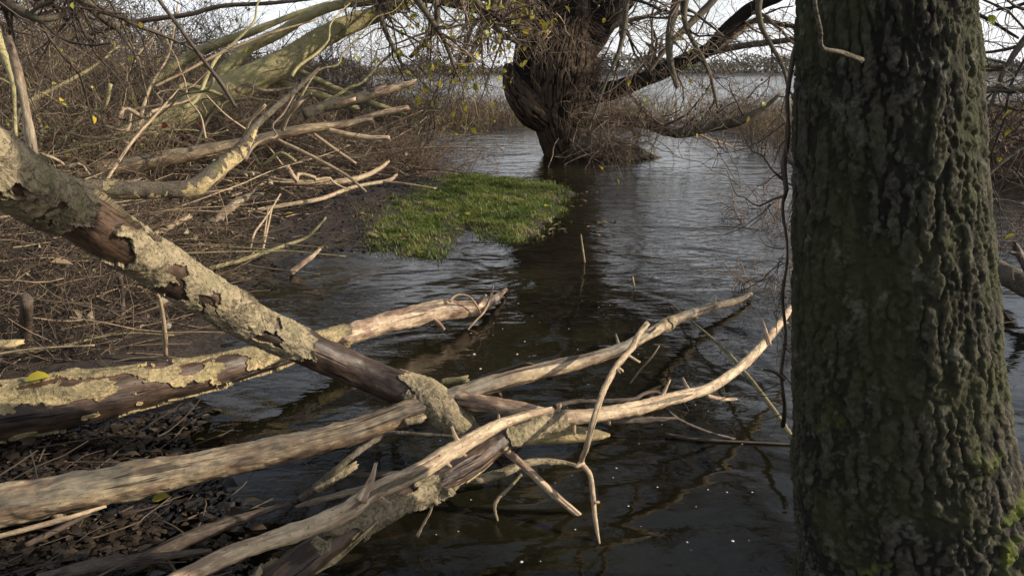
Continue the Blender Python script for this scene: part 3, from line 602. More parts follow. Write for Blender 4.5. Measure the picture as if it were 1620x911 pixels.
def stubs(parent, pts, n, mat, org, seed):
    R_, u_ = resample(pts, n=60); T, A_, B_ = frames(R_[:,:3]); q = np.random.default_rng(seed)
    for _ in range(n):
        i = q.integers(3, 56); t_ = q.uniform(0, 6.28); nr = A_[i]*math.cos(t_)+B_[i]*math.sin(t_); r_ = R_[i,3]; dr = nr+T[i]*q.uniform(-.2, .9); L_ = r_*q.uniform(.5, 2.2)
        c = R_[i,:3]+nr*r_*.6
        limb('stub', [np.append(c, r_*.45), np.append(c+dr*(r_*.5), r_*.30), np.append(c+dr*(r_*.5+L_*.6), r_*.22), np.append(c+dr*(r_*.5+L_), r_*.17)], mat, parent, 10, .006, int(q.integers(1, 90)), .25, org=org)
for o_ in list(COL.objects):
    lb = o_.get('label', '')
    if lb.startswith('smooth grey-brown forked'): stubs(o_.children[0], Cc, 12, M['palegrey'], Cc[0][:3], 3)
    if lb.startswith('pale bare branch with a pointed'): stubs(o_.children[0], Dd, 5, M['pale'], Dd[0][:3], 4)
    if lb.startswith('dark rotting log'): stubs([c_ for c_ in o_.children if c_.name.startswith('bough')][0], Eb, 9, M['pale'], Ee[0][:3], 5)
    if lb.startswith('dark log patched'): stubs([c_ for c_ in o_.children if c_.name.startswith('bare_end')][0], B[5:], 4, M['pinkish'], B[0][:3], 6)

# ---------------------------------------------------------------- brushwood and fallen willow on the left bank
stick('banded_branch', 'thick branch with dark and cream banded bark rising behind the slanting log', 'branch', [D(60,290,4.5,26), D(133,296,4.6,26), D(200,301,4.7,27), D(283,300,4.8,26), D(318,289,4.85,26), D(350,263,4.95,25), D(377,242,5.05,23), D(391,222,5.1,17), D(402,202,5.15,11), D(433,173,5.3,10), D(467,143,5.4,8), D(503,110,5.5,5)], 'barkdark', ns=24, ds=.015, lump=.12)
bb = bpy.data.objects['banded_branch']; og = np.array(bb.location)
pts = [D(60,290,4.5,26), D(133,296,4.6,26), D(200,301,4.7,27), D(283,300,4.8,26), D(318,289,4.85,26), D(350,263,4.95,25), D(377,242,5.05,23), D(391,222,5.1,17), D(402,202,5.15,11)]
t = thing('banded_branch', og, bb['label'], 'branch'); del bb['label']; del bb['category']; bb.name = 'wood'; t.name = 'banded_branch'; bb.parent = t; bb.location = (0,0,0)
bark_shell('bark', pts, M['barktan'], lambda L, f, th, Vw, N: .42*pn(np.stack([L[...,0]*26, L[...,1]*5, L[...,2]*5], 2)+4)+.12*pn(L*30)+.30*pn(L*4)+.02-.25*N[...,2], t, 40, .008, rng.integers(99), .12, .02, .003, .0, og)

LIMBS = [  # name, label, material, points
 ('fallen_tree', 'large smooth olive trunk rising diagonally through the brushwood at upper left', 'limb', [D(110,262,8.6,46), D(190,228,8.8,46), D(253,200,9,46), D(333,157,9.1,45), D(400,123,9.2,43), D(455,98,9.3,40), D(500,66,9.4,34), D(545,42,9.5,29), D(590,24,9.6,25), D(640,2,9.7,22), D(700,-40,9.9,18), D(780,-90,10.1,12)]),
 ('fallen_bough', 'olive bough curving up and right above the large fallen trunk', 'limb', [D(340,160,9.15,24), D(357,115,9.2,25), D(375,92,9.2,21), D(400,72,9.2,19), D(440,54,9.2,17), D(483,28,9.2,15), D(533,9,9.2,14), D(600,-2,9.2,12), D(680,-10,9.2,8)]),
 ('fallen_bough', 'greyish bough behind the large fallen trunk, reaching toward blue sky', 'limb', [D(225,150,10,18), D(267,113,10,18), D(300,90,10,17), D(350,67,10,14), D(400,50,10,12), D(470,22,10,8), D(520,5,10,6)]),
 ('fallen_bough', 'thin dark bough running level near the top left sky', 'twigb', [D(120,60,8,8), D(177,43,8,9), D(233,32,8,8), D(300,23,8,7), D(350,10,8,7), D(433,5,8,6), D(520,-5,8,5)]),
 ('dead_log', 'pale dead log lying level on the brushwood behind the banded branch', 'palegrey', [D(150,268,7.6,24), D(207,260,7.7,27), D(277,248,7.8,25), D(333,238,7.9,22), D(403,223,8.0,18), D(467,207,8.1,16), D(527,199,8.2,14), D(585,190,8.3,9)]),
 ('broken_branch', 'dark-barked branch with a torn pale end pointing right above the brushwood', 'barkdark', [D(480,182,8.3,18), D(510,170,8.35,18), D(550,160,8.4,18), D(600,145,8.5,15)]),
 ('broken_branch', 'pale stripped branch end just below the torn branch', 'pale', [D(520,206,8.1,8), D(545,212,8.1,9), D(580,218,8.1,9), D(613,218,8.1,6)]),
 ('broken_branch', 'short cut branch with orange end between the torn branch and the lake', 'pinkish', [D(560,190,8.3,6), D(597,181,8.3,9), D(620,176,8.3,10), D(642,171,8.3,8)]),
 ('lit_branch', 'long sunlit bare branch sagging across the brushwood above the mud', 'stick', [Z(340,268,.45,7), Z(357,272,.43,9), Z(400,276,.4,10), Z(450,288,.36,10), Z(517,289,.34,10), Z(567,282,.36,9), Z(600,267,.42,7), Z(614,256,.46,5)]),
 ('lit_branch', 'thin sunlit branch lying along the edge of the mud', 'stick', [Z(380,338,.12,6), Z(420,330,.15,7), Z(467,322,.18,7), Z(510,314,.2,7), Z(560,296,.24,6), Z(613,286,.26,6), Z(627,277,.3,4)]),
 ('lit_branch', 'thin forked sunlit twig reaching right toward the grass', 'stick', [Z(600,287,.26,5), Z(640,291,.24,4), Z(687,298,.2,3)]),
 ('lit_branch', 'thin sunlit stick slanting down from the dead log to the mud', 'stick', [D(440,222,8,6), D(490,246,7.9,6), D(547,277,7.8,5), D(577,302,7.7,4)]),
 ('lit_branch', 'short sunlit stick slanting down beside the lit sagging branch', 'stick', [D(497,213,8.6,6), D(530,237,8.6,6), D(560,257,8.6,5)]),
 ('grey_stem', 'grey dead stem standing upright at the left edge behind the slanting log', 'palegrey', [D(13,58,3.5,10), D(27,110,3.5,15), D(36,150,3.5,13), D(42,180,3.5,12), D(48,215,3.5,16), D(54,262,3.5,17), D(58,330,3.5,17)]),
 ('olive_stem', 'short olive stem beside the grey dead stem at the left edge', 'limb', [D(-14,20,3.6,14), D(2,78,3.6,14), D(16,112,3.6,12), D(22,150,3.6,6), D(26,260,3.6,6)]),
 ('leaning_stick', 'straight grey stick leaning up to the right inside the brushwood', 'stick', [D(168,286,6,5), D(207,227,6.2,5), D(250,178,6.4,4), D(282,142,6.5,2)]),
 ('straight_shoot', 'straight dark shoot slanting steeply down across the large fallen trunk', 'darkstick', [D(240,-15,5.5,6), D(283,43,5.6,6), D(320,93,5.7,6), D(353,137,5.8,7), D(372,168,5.9,6)]),
 ('pale_shoot', 'long thin pale shoot crossing the fallen boughs diagonally', 'stick', [D(245,137,7,4), D(300,110,7.1,4), D(350,84,7.2,4), D(430,53,7.3,4), D(500,32,7.4,2)]),
 ('pale_branch', 'slim olive branch dropping to the right below the large fallen trunk', 'limb', [D(420,124,9.5,9), D(460,136,9.5,10), D(513,153,9.5,11), D(560,170,9.5,9)]),
 ('pale_branch', 'slim olive branch dropping behind the torn dark branch', 'limb', [D(462,106,9.9,10), D(500,126,9.9,10), D(547,147,9.9,9), D(607,170,9.9,9), D(640,180,9.9,5)]),
 ('bent_twig', 'bent grey twig rising from the brushwood toward the banded branch tip', 'palegrey', [D(447,206,6.5,7), D(455,185,6.4,7), D(470,165,6.3,8), D(482,154,6.3,7), D(491,149,6.2,4)]),
 ('pale_stump', 'broken weathered grey branch leaning out of the brush above the mud', 'palegrey', [Z(340,348,.2,9), Z(362,330,.28,14), Z(385,314,.34,13), Z(412,308,.36,7)]),
 ('pale_stick', 'short pale bleached stick above the straw heap', 'pale', [Z(243,370,.3,6), Z(270,358,.34,9), Z(298,343,.4,7)]),
 ('curved_stick', 'olive forked twig bowing over the muddy water edge', 'olivestick', [Z(330,425,.1,7), Z(380,412,.12,7), Z(440,392,.16,6), Z(480,378,.2,5), Z(500,362,.28,4), Z(515,345,.36,3)]),
 ('cut_stake', 'short upright post in the dark hollow under the straw heap', 'darkstick', [Z(38,560,.02,20), Z(40,520,.2,20), Z(42,480,.38,20)]),
 ('cut_stake', 'thin upright post beside the straw heap above the tan log', 'darkstick', [Z(196,520,.04,9), Z(193,475,.2,9), Z(190,440,.36,8)]),
 ('upright_reed', 'broken pale reed standing upright above the tan-patched log', 'stick', [Z(262,562,.06,7), Z(261,530,.2,7), Z(256,490,.36,6), Z(250,466,.46,5)]),
 ('pale_wood_chunk', 'pale chopped wood end at the left edge above the tan log', 'barktan', [Z(-30,545,.3,16), Z(0,545,.3,15), Z(20,543,.3,14), Z(31,541,.3,8)]),
]
M['twigb'] = M['darkstick']
for nm, lab, mt, p in LIMBS:
    s2 = ()
    if 'torn' in lab and 'dark-barked' in lab: s2 = [('torn_end', [D(590,148,8.47,14), D(625,139,8.5,13), D(654,131,8.5,8)], 'pinkish'), ('split_face', [D(528,166,8.2,5), D(545,162,8.2,7), D(560,157,8.2,5)], 'pinkish')]
    stick(nm, lab, 'branch' if 'trunk' not in nm and 'log' not in nm and 'tree' not in nm else 'log', p, mt, ns=20 if p[2][3] > .04 else 8, ds=.03 if p[2][3] > .04 else .02, side=s2, lump=.12)

# ---------------------------------------------------------------- the old willow standing in the water
wl = Z(900,252,0); WD = 14.05
willow = thing('willow_tree', wl[:3], 'old pollard willow with ridged trunk standing in the flood water', 'tree'); worg = wl[:3].copy()
wt_pts = [D(908,272,WD,100), D(904,252,WD,80), D(896,232,WD,75), D(888,205,WD,80), D(885,178,WD,92), D(886,152,WD,108), D(890,125,WD,118), D(896,95,WD,104), D(903,62,WD,78), D(912,25,WD,60), D(918,-10,WD,36)]
k = NT('ridged_willow_bark'); v = k.attr('lc'); hg = k.attr('ridge', False)
n2 = k.noise(v, 14, (.5,1,1), 5, .7); c = k.mix(k.ramp(n2, (.3, 0), (.7, 1)), (.035,.026,.019), (.115,.08,.052)); c = k.mix(k.ramp(hg, (.3, 1), (.8, 0)), c, (.014,.01,.008))
M['willow'] = k.fin(c, .9, k.bump(n2, 1, .03), .2)
def ridged(name, pts, parent, org, ns, ds, seed, depth, fr, mat):
    V, N, L, C, r = sweep(pts, ns, ds, seed, .07, 3, 0)
    th = np.linspace(0, 2*math.pi, ns, endpoint=False)[None]; wv = np.stack([L[...,0]*2.0, np.cos(th)*fr+L[...,0]*.3, np.sin(th)*fr+.0*L[...,0]], 2)
    wv = wv+.35*np.stack([pn(L*4+5), pn(L*4+50), pn(L*4+90)], 2)
    f = np.clip(1-sstep(.5, 1, 1-np.abs(pn(wv))*2.5), 0, 1)
    V2 = V+N*((f-1)*depth+.5*depth*fbm(L*6, 3))[...,None]
    vv, q, tri, ll = capped(V2-org, L, C-org); rd = np.append(f.ravel(), [.5,.5])
    return put(name, mesh(name, vv, q, tri, {'lc': ll, 'ridge': rd}, mat=mat), parent)
ridged('trunk', wt_pts, willow, worg, 260, .016, 4, .03, 15, M['willow'])
ridged('burl', [D(868,195,WD-.2,40), D(845,176,WD-.25,52), D(828,158,WD-.25,48), D(816,140,WD-.2,40), D(808,120,WD-.15,28), D(803,104,WD-.1,14)], willow, worg, 80, .03, 6, .03, 6, M['willow'])
ridged('root', [D(905,232,WD-.2,60), D(950,238,WD-.3,52), D(990,244,WD-.35,38), D(1030,253,WD-.35,20), D(1062,260,WD-.3,6)], willow, worg, 50, .03, 8, .03, 3, M['barkdark'])
ridged('root', [D(960,252,WD-.5,18), D(985,254,WD-.7,16), D(1012,256,WD-.75,10)], willow, worg, 30, .03, 8, .02, 3, M['barkdark'])
WL = [ # limbs: points, ridged?
 [D(905,110,WD,60), D(925,60,WD,46), D(945,10,WD,40), D(965,-60,WD,34), D(985,-160,WD,26), D(1000,-300,WD+.3,14)],
 [D(838,150,WD-.1,52), D(832,95,WD,42), D(838,45,WD,36), D(852,-20,WD,30), D(850,-120,WD,20), D(846,-260,WD,10)],
 [D(890,110,WD,50), D(880,60,WD+.1,34), D(884,10,WD+.1,28), D(872,-70,WD+.2,24), D(860,-200,WD+.2,14)],
 [D(920,150,WD-.2,44), D(973,143,WD-.3,28), D(1040,117,WD-.5,25), D(1090,93,WD-.6,24), D(1123,77,WD-.7,22), D(1157,40,WD-.8,21), D(1190,13,WD-.9,20), D(1230,-5,WD-1,18), D(1320,-40,WD-1.2,14)],
 [D(1100,92,WD-.6,12), D(1130,82,WD-.7,11), D(1173,73,WD-.9,10), D(1223,67,WD-1.1,9), D(1262,62,WD-1.3,8), D(1330,60,WD-1.5,6)],
 [D(930,195,WD-.1,16), D(973,187,WD-.3,16), D(1023,197,WD-.5,17), D(1073,210,WD-.7,18), D(1123,201,WD-.9,17), D(1173,190,WD-1.1,15), D(1207,172,WD-1.2,9), D(1233,150,WD-1.3,5)],
 [D(1078,-60,9,16), D(1070,0,9,15), D(1060,50,9,13), D(1060,95,9,11), D(1071,137,9,8)],
 [D(1150,-30,9.5,13), D(1126,4,9.5,12), D(1090,40,9.5,11), D(1057,73,9.4,9), D(1027,114,9.4,5)],
 [D(915,100,WD,40), D(960,40,WD+.3,28), D(1010,-20,WD+.6,22), D(1060,-90,WD+.8,16)],
 [D(895,110,WD,34), D(840,60,WD-.6,18), D(780,25,WD-1.2,14), D(720,8,WD-1.8,11), D(650,0,WD-2.2,8), D(560,10,WD-2.4,5)],
 [D(895,90,WD,30), D(850,20,WD-.8,18), D(790,-20,WD-1.4,14), D(700,-40,WD-2,10), D(600,-50,WD-2.6,6)],
 [D(1130,75,WD-.7,10), D(1160,52,WD-.5,9), D(1200,33,WD-.4,8), D(1240,40,WD-.3,7), D(1300,50,WD-.3,5)],
] + [[D(905,100,WD,44), D(900+dx*.3,-60,WD+dy*.3,34), D(900+dx*.7,-250,WD+dy*.7,26), D(900+dx,-480,WD+dy,18), D(900+dx*1.2,-680,WD+dy*1.2,8)] for dx, dy in ((-330,-1),(-150,1),(60,-1.5),(240,.5),(420,-1),(-480,.5))] + [
 [D(1170,30,WD-.8,14), D(1240,-20,WD-.6,12), D(1400,-30,WD-.4,9), D(1540,20,WD-.4,6), D(1610,60,WD-.4,4)],
]
KP = 24; WP, WR = [], []
for i, p in enumerate(WL):
    limb('limb', p, M['willow' if i not in (6, 7, 5, 4) else 'barkdark'], willow, 16 if i < 4 else 10, .06, 20+i, .14, .05, org=worg)
    R_, _ = resample(p, n=KP); WP.append(R_[:,:3]); WR.append(R_[:,3])
WP = np.array(WP); WR = np.array(WR)
w1_ = spawn(WP, WR, 330, (.8,2.4), (25,75), 8, .2, (0,0,-.02), .35, t0=.12, rmin=.007)
w2_ = spawn(*w1_, 2300, (.4,1.3), (25,80), 7, .24, (0,0,-.06), .55, rmin=.0042)
w3_ = spawn(*w2_, 9000, (.2,.7), (25,80), 5, .25, (0,0,-.05), .6, rmin=.0028)
up_ = spawn(WP[-7:-1], WR[-7:-1], 420, (1.2,3.2), (20,60), 7, .16, (0,0,.03), .4, t0=.15, rmin=.009); up2_ = spawn(*up_, 2600, (.5,1.5), (20,60), 5, .2, (0,0,0), .6, rmin=.007)
s_ = lambda b: (b[0]-worg, b[1])
put('twigs', twigmesh('twigs', [s_(up_), s_(up2_)], M['twigdark']), willow)
put('twigs', twigmesh('twigs', [(*s_(w1_), 5), (*s_(w2_), 3), (*s_(w3_), 3)], M['twig']), willow)
# short shoots sprouting from the trunk, brown on its lit side
tr_, _ = resample(wt_pts, n=20); n_ = 900; i_ = rng.integers(3, 17, n_); a_ = rng.uniform(-1.3, .9, n_)
dr = np.stack([np.cos(a_), np.sin(a_), rng.normal(.1, .3, n_)], 1); p_ = tr_[i_,:3]+dr*[1,1,0]*tr_[i_,3:4]*.9
sw = walk(p_, dr, rng.uniform(.15,.6,n_), 6, .3, (.05,-.02,-.10), np.full(n_, .004), np.full(n_, .002))
n_ = 420; p_ = np.column_stack([rng.normal(worg[0]+.75, .3, n_), worg[1]-.55+rng.normal(0,.2,n_), rng.uniform(.1, 1.1, n_)]); dr = rng.normal(0, 1, (n_,3))+[.3,-.2,.3]
sw2 = walk(p_, dr, rng.uniform(.3,.9,n_), 6, .3, (.0,-.0,-.06), np.full(n_, .0045), np.full(n_, .002))
put('sprouts', twigmesh('sprouts', [s_(sw), s_(sw2)], M['twigred']), willow)
n_ = 28; dd = np.column_stack([rng.normal(.2,.6,n_), -np.abs(rng.normal(.4,.4,n_)), rng.normal(-.2,.3,n_)])
sw3 = walk(np.column_stack([rng.normal(worg[0]+.5,.4,n_), np.full(n_, worg[1]-.6), rng.uniform(.2,.8,n_)]), dd, rng.uniform(.5,1.4,n_), 7, .2, (0,0,-.02), np.full(n_, .009), np.full(n_, .004))
put('dead_shoots', twigmesh('dead_shoots', [(*s_(sw3), 4)], M['twiggrey']), willow)
pk = rng.choice(len(w3_[0]), 260); put('foliage', leafmesh('foliage', w3_[0][pk, 4]-worg, .075, M['yleaf']), willow)

# ---------------------------------------------------------------- thickets
def shrub_proto(n0, h, spread, n1, n2, n3, mats, leaf=None, lean=(0,0,0), wander=.16, r0=.011, trop=(0,0,-.025)):
    p = np.column_stack([rng.normal(0, spread*.35, n0), rng.normal(0, spread*.35, n0), np.full(n0, -.08)])
    d = np.column_stack([rng.normal(lean[0], .5, n0), rng.normal(lean[1], .5, n0), np.full(n0, 1.0)])
    a = walk(p, d, rng.uniform(.55, 1.15, n0)*h, 10, wander, trop, rng.uniform(.6, 1.2, n0)*r0, np.full(n0, r0*.3))
    b = spawn(*a, n1, (.25*h, .6*h), (20,65), 7, .2, trop, .55, t0=.1, rmin=.0055)
    c = spawn(*b, n2, (.12*h, .38*h), (25,75), 6, .25, trop, .6, rmin=.0038)
    e = spawn(*c, n3, (.06*h, .2*h), (25,75), 5, .25, trop, .6, rmin=.0027)
    res = {'stems': twigmesh('stems', [(*a, 4), (*b, 3)], M[mats[0]]), 'twigs': twigmesh('twigs', [c, e], M[mats[1]])}
    if leaf:
        i = rng.choice(len(e[0]), leaf[1]); res['foliage'] = leafmesh('foliage', e[0][i, rng.integers(1, 5, leaf[1])], leaf[2], M[leaf[0]], narrow=leaf[3])
    return res
def place(res, name, label, cat, loc, rz=0, sc=1., group=None):
    t = thing(name, loc, label, cat, group); t.rotation_euler = (0, 0, rz); t.scale = (sc,)*3
    for nm, me in res.items(): put(nm, me, t)
    return t
def gz1(x, y): return float(height(np.array([[x, y]]))[0])
def at(px, py): q = Z(px, py, .1); return (q[0], q[1], gz1(q[0], q[1])-.03)
pr_tall = [shrub_proto(34, 2.6, 1.6, 240, 900, 800, ('twiggrey','twig'), None, (.2,-.1,0),   .17, .02) for _ in range(2)]
pr_green = [shrub_proto(24, 3.0, 1.6, 200, 1000, 1300, ('twigdark','twigdark'), ('gleaf', 900, .07, .42), (.1,0,0), .15, .015) for _ in range(2)]
pr_bramble = [shrub_proto(40, 1.3, 1.2, 260, 900, 1000, ('twigred','twig'), ('rleaf', 260, .07, .5), (.25,-.25,0), .2, .008, (0,0,-.07)) for _ in range(2)]
pr_yel = [shrub_proto(18, 2.6, 1.5, 120, 520, 800, ('twiggrey','twig'), ('yleaf', 110, .07, .42), (.2,-.1,0), .15, .014)]
pr_arc = [shrub_proto(46, 2.3, 1.5, 90, 160, 60, ('straw','twiggrey'), None, (.5,-.3,0), .14, .0105, (.02,-.01,-.13)) for _ in range(2)]
pr_red = [shrub_proto(30, 1.0, 1.2, 220, 700, 700, ('twigred','twigred'), None, (.3,-.2,0), .22, .008, (.01,0,-.05))]
spots = [ # px,py on the ground, prototype, scale, label
 (-60,262,pr_green[0],1.0,'dark leafy thicket at the far left behind the grey stem'),
 (70,250,pr_green[1],1.1,'dark leafy thicket behind the left end of the fallen trunk'),
 (200,238,pr_green[0],.95,'olive-leaved bush behind the middle of the fallen trunk'),
 (330,228,pr_green[1],.8,'olive-leaved bush below the patch of blue sky'),
 (470,224,pr_green[0],.75,'olive-leaved bush behind the torn branch'),
 (30,300,pr_tall[0],.85,'bare brown thicket close behind the slanting log at left'),
 (150,286,pr_tall[1],.75,'bare brown thicket in front of the fallen trunk base'),
 (280,262,pr_tall[0],.72,'bare brown bush beneath the large fallen trunk'),
 (420,246,pr_tall[1],.62,'bare brown bush beneath the slim olive branches'),
 (540,236,pr_tall[0],.6,'bare twiggy bush behind the pale dead log end'),
 (90,330,pr_bramble[0],.95,'reddish bramble with dark red leaves left of the banded branch'),
 (215,305,pr_bramble[1],.95,'reddish bramble with dark red leaves behind the banded branch'),
 (330,292,pr_bramble[0],.75,'small reddish bramble behind the lit sagging branch'),
 (20,336,pr_arc[0],.8,'arching pale shoots at the left edge behind the slanting log'),
 (110,300,pr_arc[1],.9,'arching pale shoots behind the grey stem'),
 (200,290,pr_arc[0],.85,'arching pale shoots in front of the fallen trunk base'),
 (260,310,pr_arc[1],.6,'low arching shoots behind the banded branch'),
 (330,262,pr_arc[0],.7,'arching pale shoots beneath the middle of the fallen trunk'),
 (430,262,pr_arc[1],.6,'arching pale shoots behind the pale dead log'),
 (560,262,pr_arc[0],.5,'low arching shoots near the water behind the sagging lit branch'),
 (300,222,pr_tall[1],1.25,'tall bare scrub behind the bough reaching toward the sky'),
 (400,219,pr_tall[0],1.2,'tall bare scrub behind the middle of the fallen boughs'),
 (500,217,pr_tall[1],1.25,'tall bare scrub behind the torn branch'),
 (570,216,pr_yel[0],1.2,'tall sparse yellow-leaved scrub left of the open water'),
 (630,214,pr_tall[0],1.0,'tall bare scrub at the edge of the open water left of the willow'),
 (690,212,pr_yel[0],.9,'slender yellow-leaved scrub nearest the willow on the left'),
 (100,235,pr_green[0],1.3,'tall dark leafy scrub in the far top left'),
 (-80,242,pr_green[1],1.3,'tall dark leafy scrub at the far left edge'),
 (-40,345,pr_tall[1],.5,'bare brown thicket at the left edge just above the straw heap'),
 (60,318,pr_tall[1],.55,'bare brown thicket behind the base of the grey stem'),
 (180,322,pr_tall[0],.45,'low bare bush behind the bend of the slanting log'),
 (250,284,pr_tall[1],.6,'bare brown bush just left of the banded branch tip'),
 (350,270,pr_tall[0],.5,'bare brown bush behind the tip of the banded branch'),
 (480,262,pr_tall[1],.4,'low bare bush behind the sagging lit branch'),
 (0,276,pr_tall[0],1.0,'tall bare thicket at the left edge behind the grey stem'),
 (130,262,pr_tall[1],.95,'tall bare thicket above the base of the fallen trunk'),
 (230,250,pr_tall[0],.85,'tall bare bush under the level dark bough'),
 (380,238,pr_yel[0],.8,'sparse bush with yellow leaves behind the middle of the fallen trunk'),
 (560,250,pr_red[0],.7,'low red-brown bush behind the cut branch ends'),
 (610,228,pr_yel[0],.95,'sparse bush with yellow leaves beside the open water at top centre'),
 (120,318,pr_yel[0],.7,'sparse bush with yellow leaves near the grey stem'),
 (660,262,pr_red[0],.72,'low red-brown twiggy bush at the water edge behind the grass'),
 (600,270,pr_red[0],.62,'low red-brown twiggy bush between the lit branches and the lake'),
 (700,232,pr_red[0],.5,'tiny red-brown bush standing in the shallows left of the willow'),
]
for i, (px, py, pr, scl, lab) in enumerate(spots):
    place(pr, 'bush', lab, 'bush', at(px, py), rz=i*1.7, sc=scl, group=None)
lay = np.random.default_rng(5)
for i in range(36):
    px, py, d_ = lay.uniform(-20, 580), lay.uniform(120, 275), lay.uniform(6.2, 9.5); a_ = lay.normal(-.45, .55)+(math.pi if lay.random() < .35 else 0); L_ = lay.uniform(90, 260); w_ = lay.uniform(3, 8.5)
    py = min(py, 290-.12*abs(px-250)); bend = lay.uniform(-40, 25)
    pts_ = [D(px+math.cos(a_)*L_*t_+lay.normal(0, 6), py+math.sin(a_)*L_*t_+bend*t_*t_+lay.normal(0, 6), d_+.4*t_, w_*(1-.7*t_)) for t_ in np.linspace(0, 1, 8)]
    pts_ = [p_ if p_[2] > .12 else np.array([p_[0], p_[1], .12+.02*lay.random(), p_[3]]) for p_ in pts_]
    stick('brush_branch', ['smooth olive', 'greyed stripped', 'dark-barked', 'pale dry', 'thin tan-barked'][i % 5]+' branch tangled among the twigs of the brushwood at upper left', 'branch', pts_, ['limb', 'palegrey', 'barkdark', 'stick', 'olivestick'][i % 5], 'branches tangled in the brushwood', ns=8, ds=.05, lump=.2)
# right of the water
def shrub_at(pr, lab, p, rz, sc): return place(pr, 'bush', lab, 'bush', (p[0], p[1], max(gz1(p[0], p[1]), -.15)-.02), rz, sc)
shrub_at(pr_red[0], 'reddish twiggy bush in the water against the left side of the thick trunk', Z(1262,470,0), .4, .62)
shrub_at(pr_red[0], 'reddish twiggy bush in the water beyond the thick trunk at left', Z(1268,360,0), 2.2, .75)
shrub_at(pr_tall[1], 'bare brown bush on the reedy spit left of the thick trunk', Z(1225,240,0), 1., .55)
shrub_at(pr_red[0], 'red-brown bush on the bank right of the thick trunk', Z(1590,272,0), 3., 1.5)
shrub_at(pr_red[0], 'second red-brown bush at the right edge of the picture', Z(1660,280,0), 4., 1.7)
for i, (px, py, lab) in enumerate([(640,199,'low brown scrub at the left end of the far reeds'), (705,202,'low brown scrub among the far reeds left of the willow'), (770,204,'low brown scrub among the far reeds touching the willow burl'), (985,199,'low brown scrub among the far reeds right of the willow trunk'), (1170,206,'low brown scrub on the near edge of the far reeds')]):
    shrub_at(pr_red[0] if i % 2 else pr_bramble[0], lab, Z(px, py-4, 0), i*1.3, .95)
shrub_at(pr_tall[0], 'bare bush on the spit hidden half behind the thick trunk', Z(1500,262,0), 5., .7)
shrub_at(pr_red[0], 'small twiggy bush in the lake right of the thick trunk', Z(1578,388,0), 1., .5)

def leaf_one(mat, narrow, rv=.7):
    pr = [(0,0,0),(.2,.75,.05),(.45,1,.08),(.75,.6,.05),(1,0,-.04)]; V = []
    for l, w, b in pr: V += [(l,-w*narrow,b+.05*w),(l,0,b-.02),(l,w*narrow,b+.07*w)]
    q = [];
    for i in range(4):
        for j in (0, 1): q.append((i*3+j, i*3+j+1, i*3+j+4, i*3+j+3))
    return mesh('fallen_leaf', V, q, None, {'rv': np.full(15, rv)}, mat=mat)
hang = [leaf_one(M['yleaf'], .36, a) for a in (.0,.25,.5,.75,1.)]+[leaf_one(M['gleaf'], .34, .9)]
# overhanging twigs of trees rooted outside the picture
def overhang(lab, starts, n1, n2, n3, mat, leaf, trop=(0,0,-.05), r0=.014):
    P, R = [], []
    for p in starts:
        R_, _ = resample(p, n=14); P.append(R_[:,:3]); R.append(R_[:,3])
    P, R = np.array(P), np.array(R); o = P[0,0].copy(); t = thing('overhanging_branch', o, lab, 'branch')
    for a, b in zip(P, R): limb('limb', np.column_stack([a, b]), M['barkdark'], t, 8, .05, 3, .15, 0, org=o)
    b = spawn(P, R, n1, (.5,1.3), (25,70), 7, .2, trop, .5, t0=.05, rmin=.004); c = spawn(*b, n2, (.25,.7), (25,75), 6, .24, trop, .6, rmin=.0026); e = spawn(*c, n3, (.12,.35), (25,75), 5, .25, trop, .6, rmin=.0018)
    put('twigs', twigmesh('twigs', [(b[0]-o, b[1], 4), (c[0]-o, c[1], 3), (e[0]-o, e[1], 3)], M[mat]), t)
    n_ind = min(leaf[1], 150); i = rng.choice(len(e[0]), leaf[1]); lp_ = e[0][i, rng.integers(2, 5, leaf[1])]-o
    for q in range(n_ind):
        put('leaf', hang[rng.integers(0, 6)], t, lp_[q], (rng.uniform(-1.5, 1.5), rng.normal(1.0, .5), rng.uniform(0, 6.28)), (leaf[2]*rng.uniform(.6, 1.3),)*3)
    if leaf[1] > n_ind: put('foliage', leafmesh('foliage', lp_[n_ind:], leaf[2], M[leaf[0]], narrow=.42), t)
    return t
overhang('tangle of yellow-leaved twigs hanging into the top left corner', [[D(-200,-160,6,40), D(-60,-60,6,26), D(80,-10,6.2,20), D(150,-40,6.3,12), D(240,-60,6.4,8)], [D(-150,-60,5.5,30), D(-20,-10,5.5,20), D(60,30,5.5,12), D(110,20,5.6,8)], [D(60,-60,6,22), D(130,0,6,17), D(180,40,6.2,12), D(200,30,6.3,7)]], 50, 260, 500, 'twigdark', ('yleaf', 50, .06))
overhang('yellow-leaved twigs hanging down at the top centre left of the willow', [[D(560,-160,8.5,26), D(620,-60,8.5,18), D(660,0,8.5,12), D(700,60,8.6,8), D(720,110,8.7,5)], [D(700,-120,9,22), D(740,-20,9,14), D(780,40,9,10), D(820,70,9,6)], [D(540,-100,9,20), D(590,-10,9,12), D(610,50,9,8), D(640,110,9,5)], [D(800,-120,10,20), D(790,-20,10,13), D(760,50,10,9), D(740,100,10,6)], [D(640,-120,9.4,20), D(680,-30,9.4,13), D(690,40,9.4,9), D(650,90,9.4,6)]], 110, 700, 1700, 'twig', ('yleaf', 330, .085), (0,0,-.035))
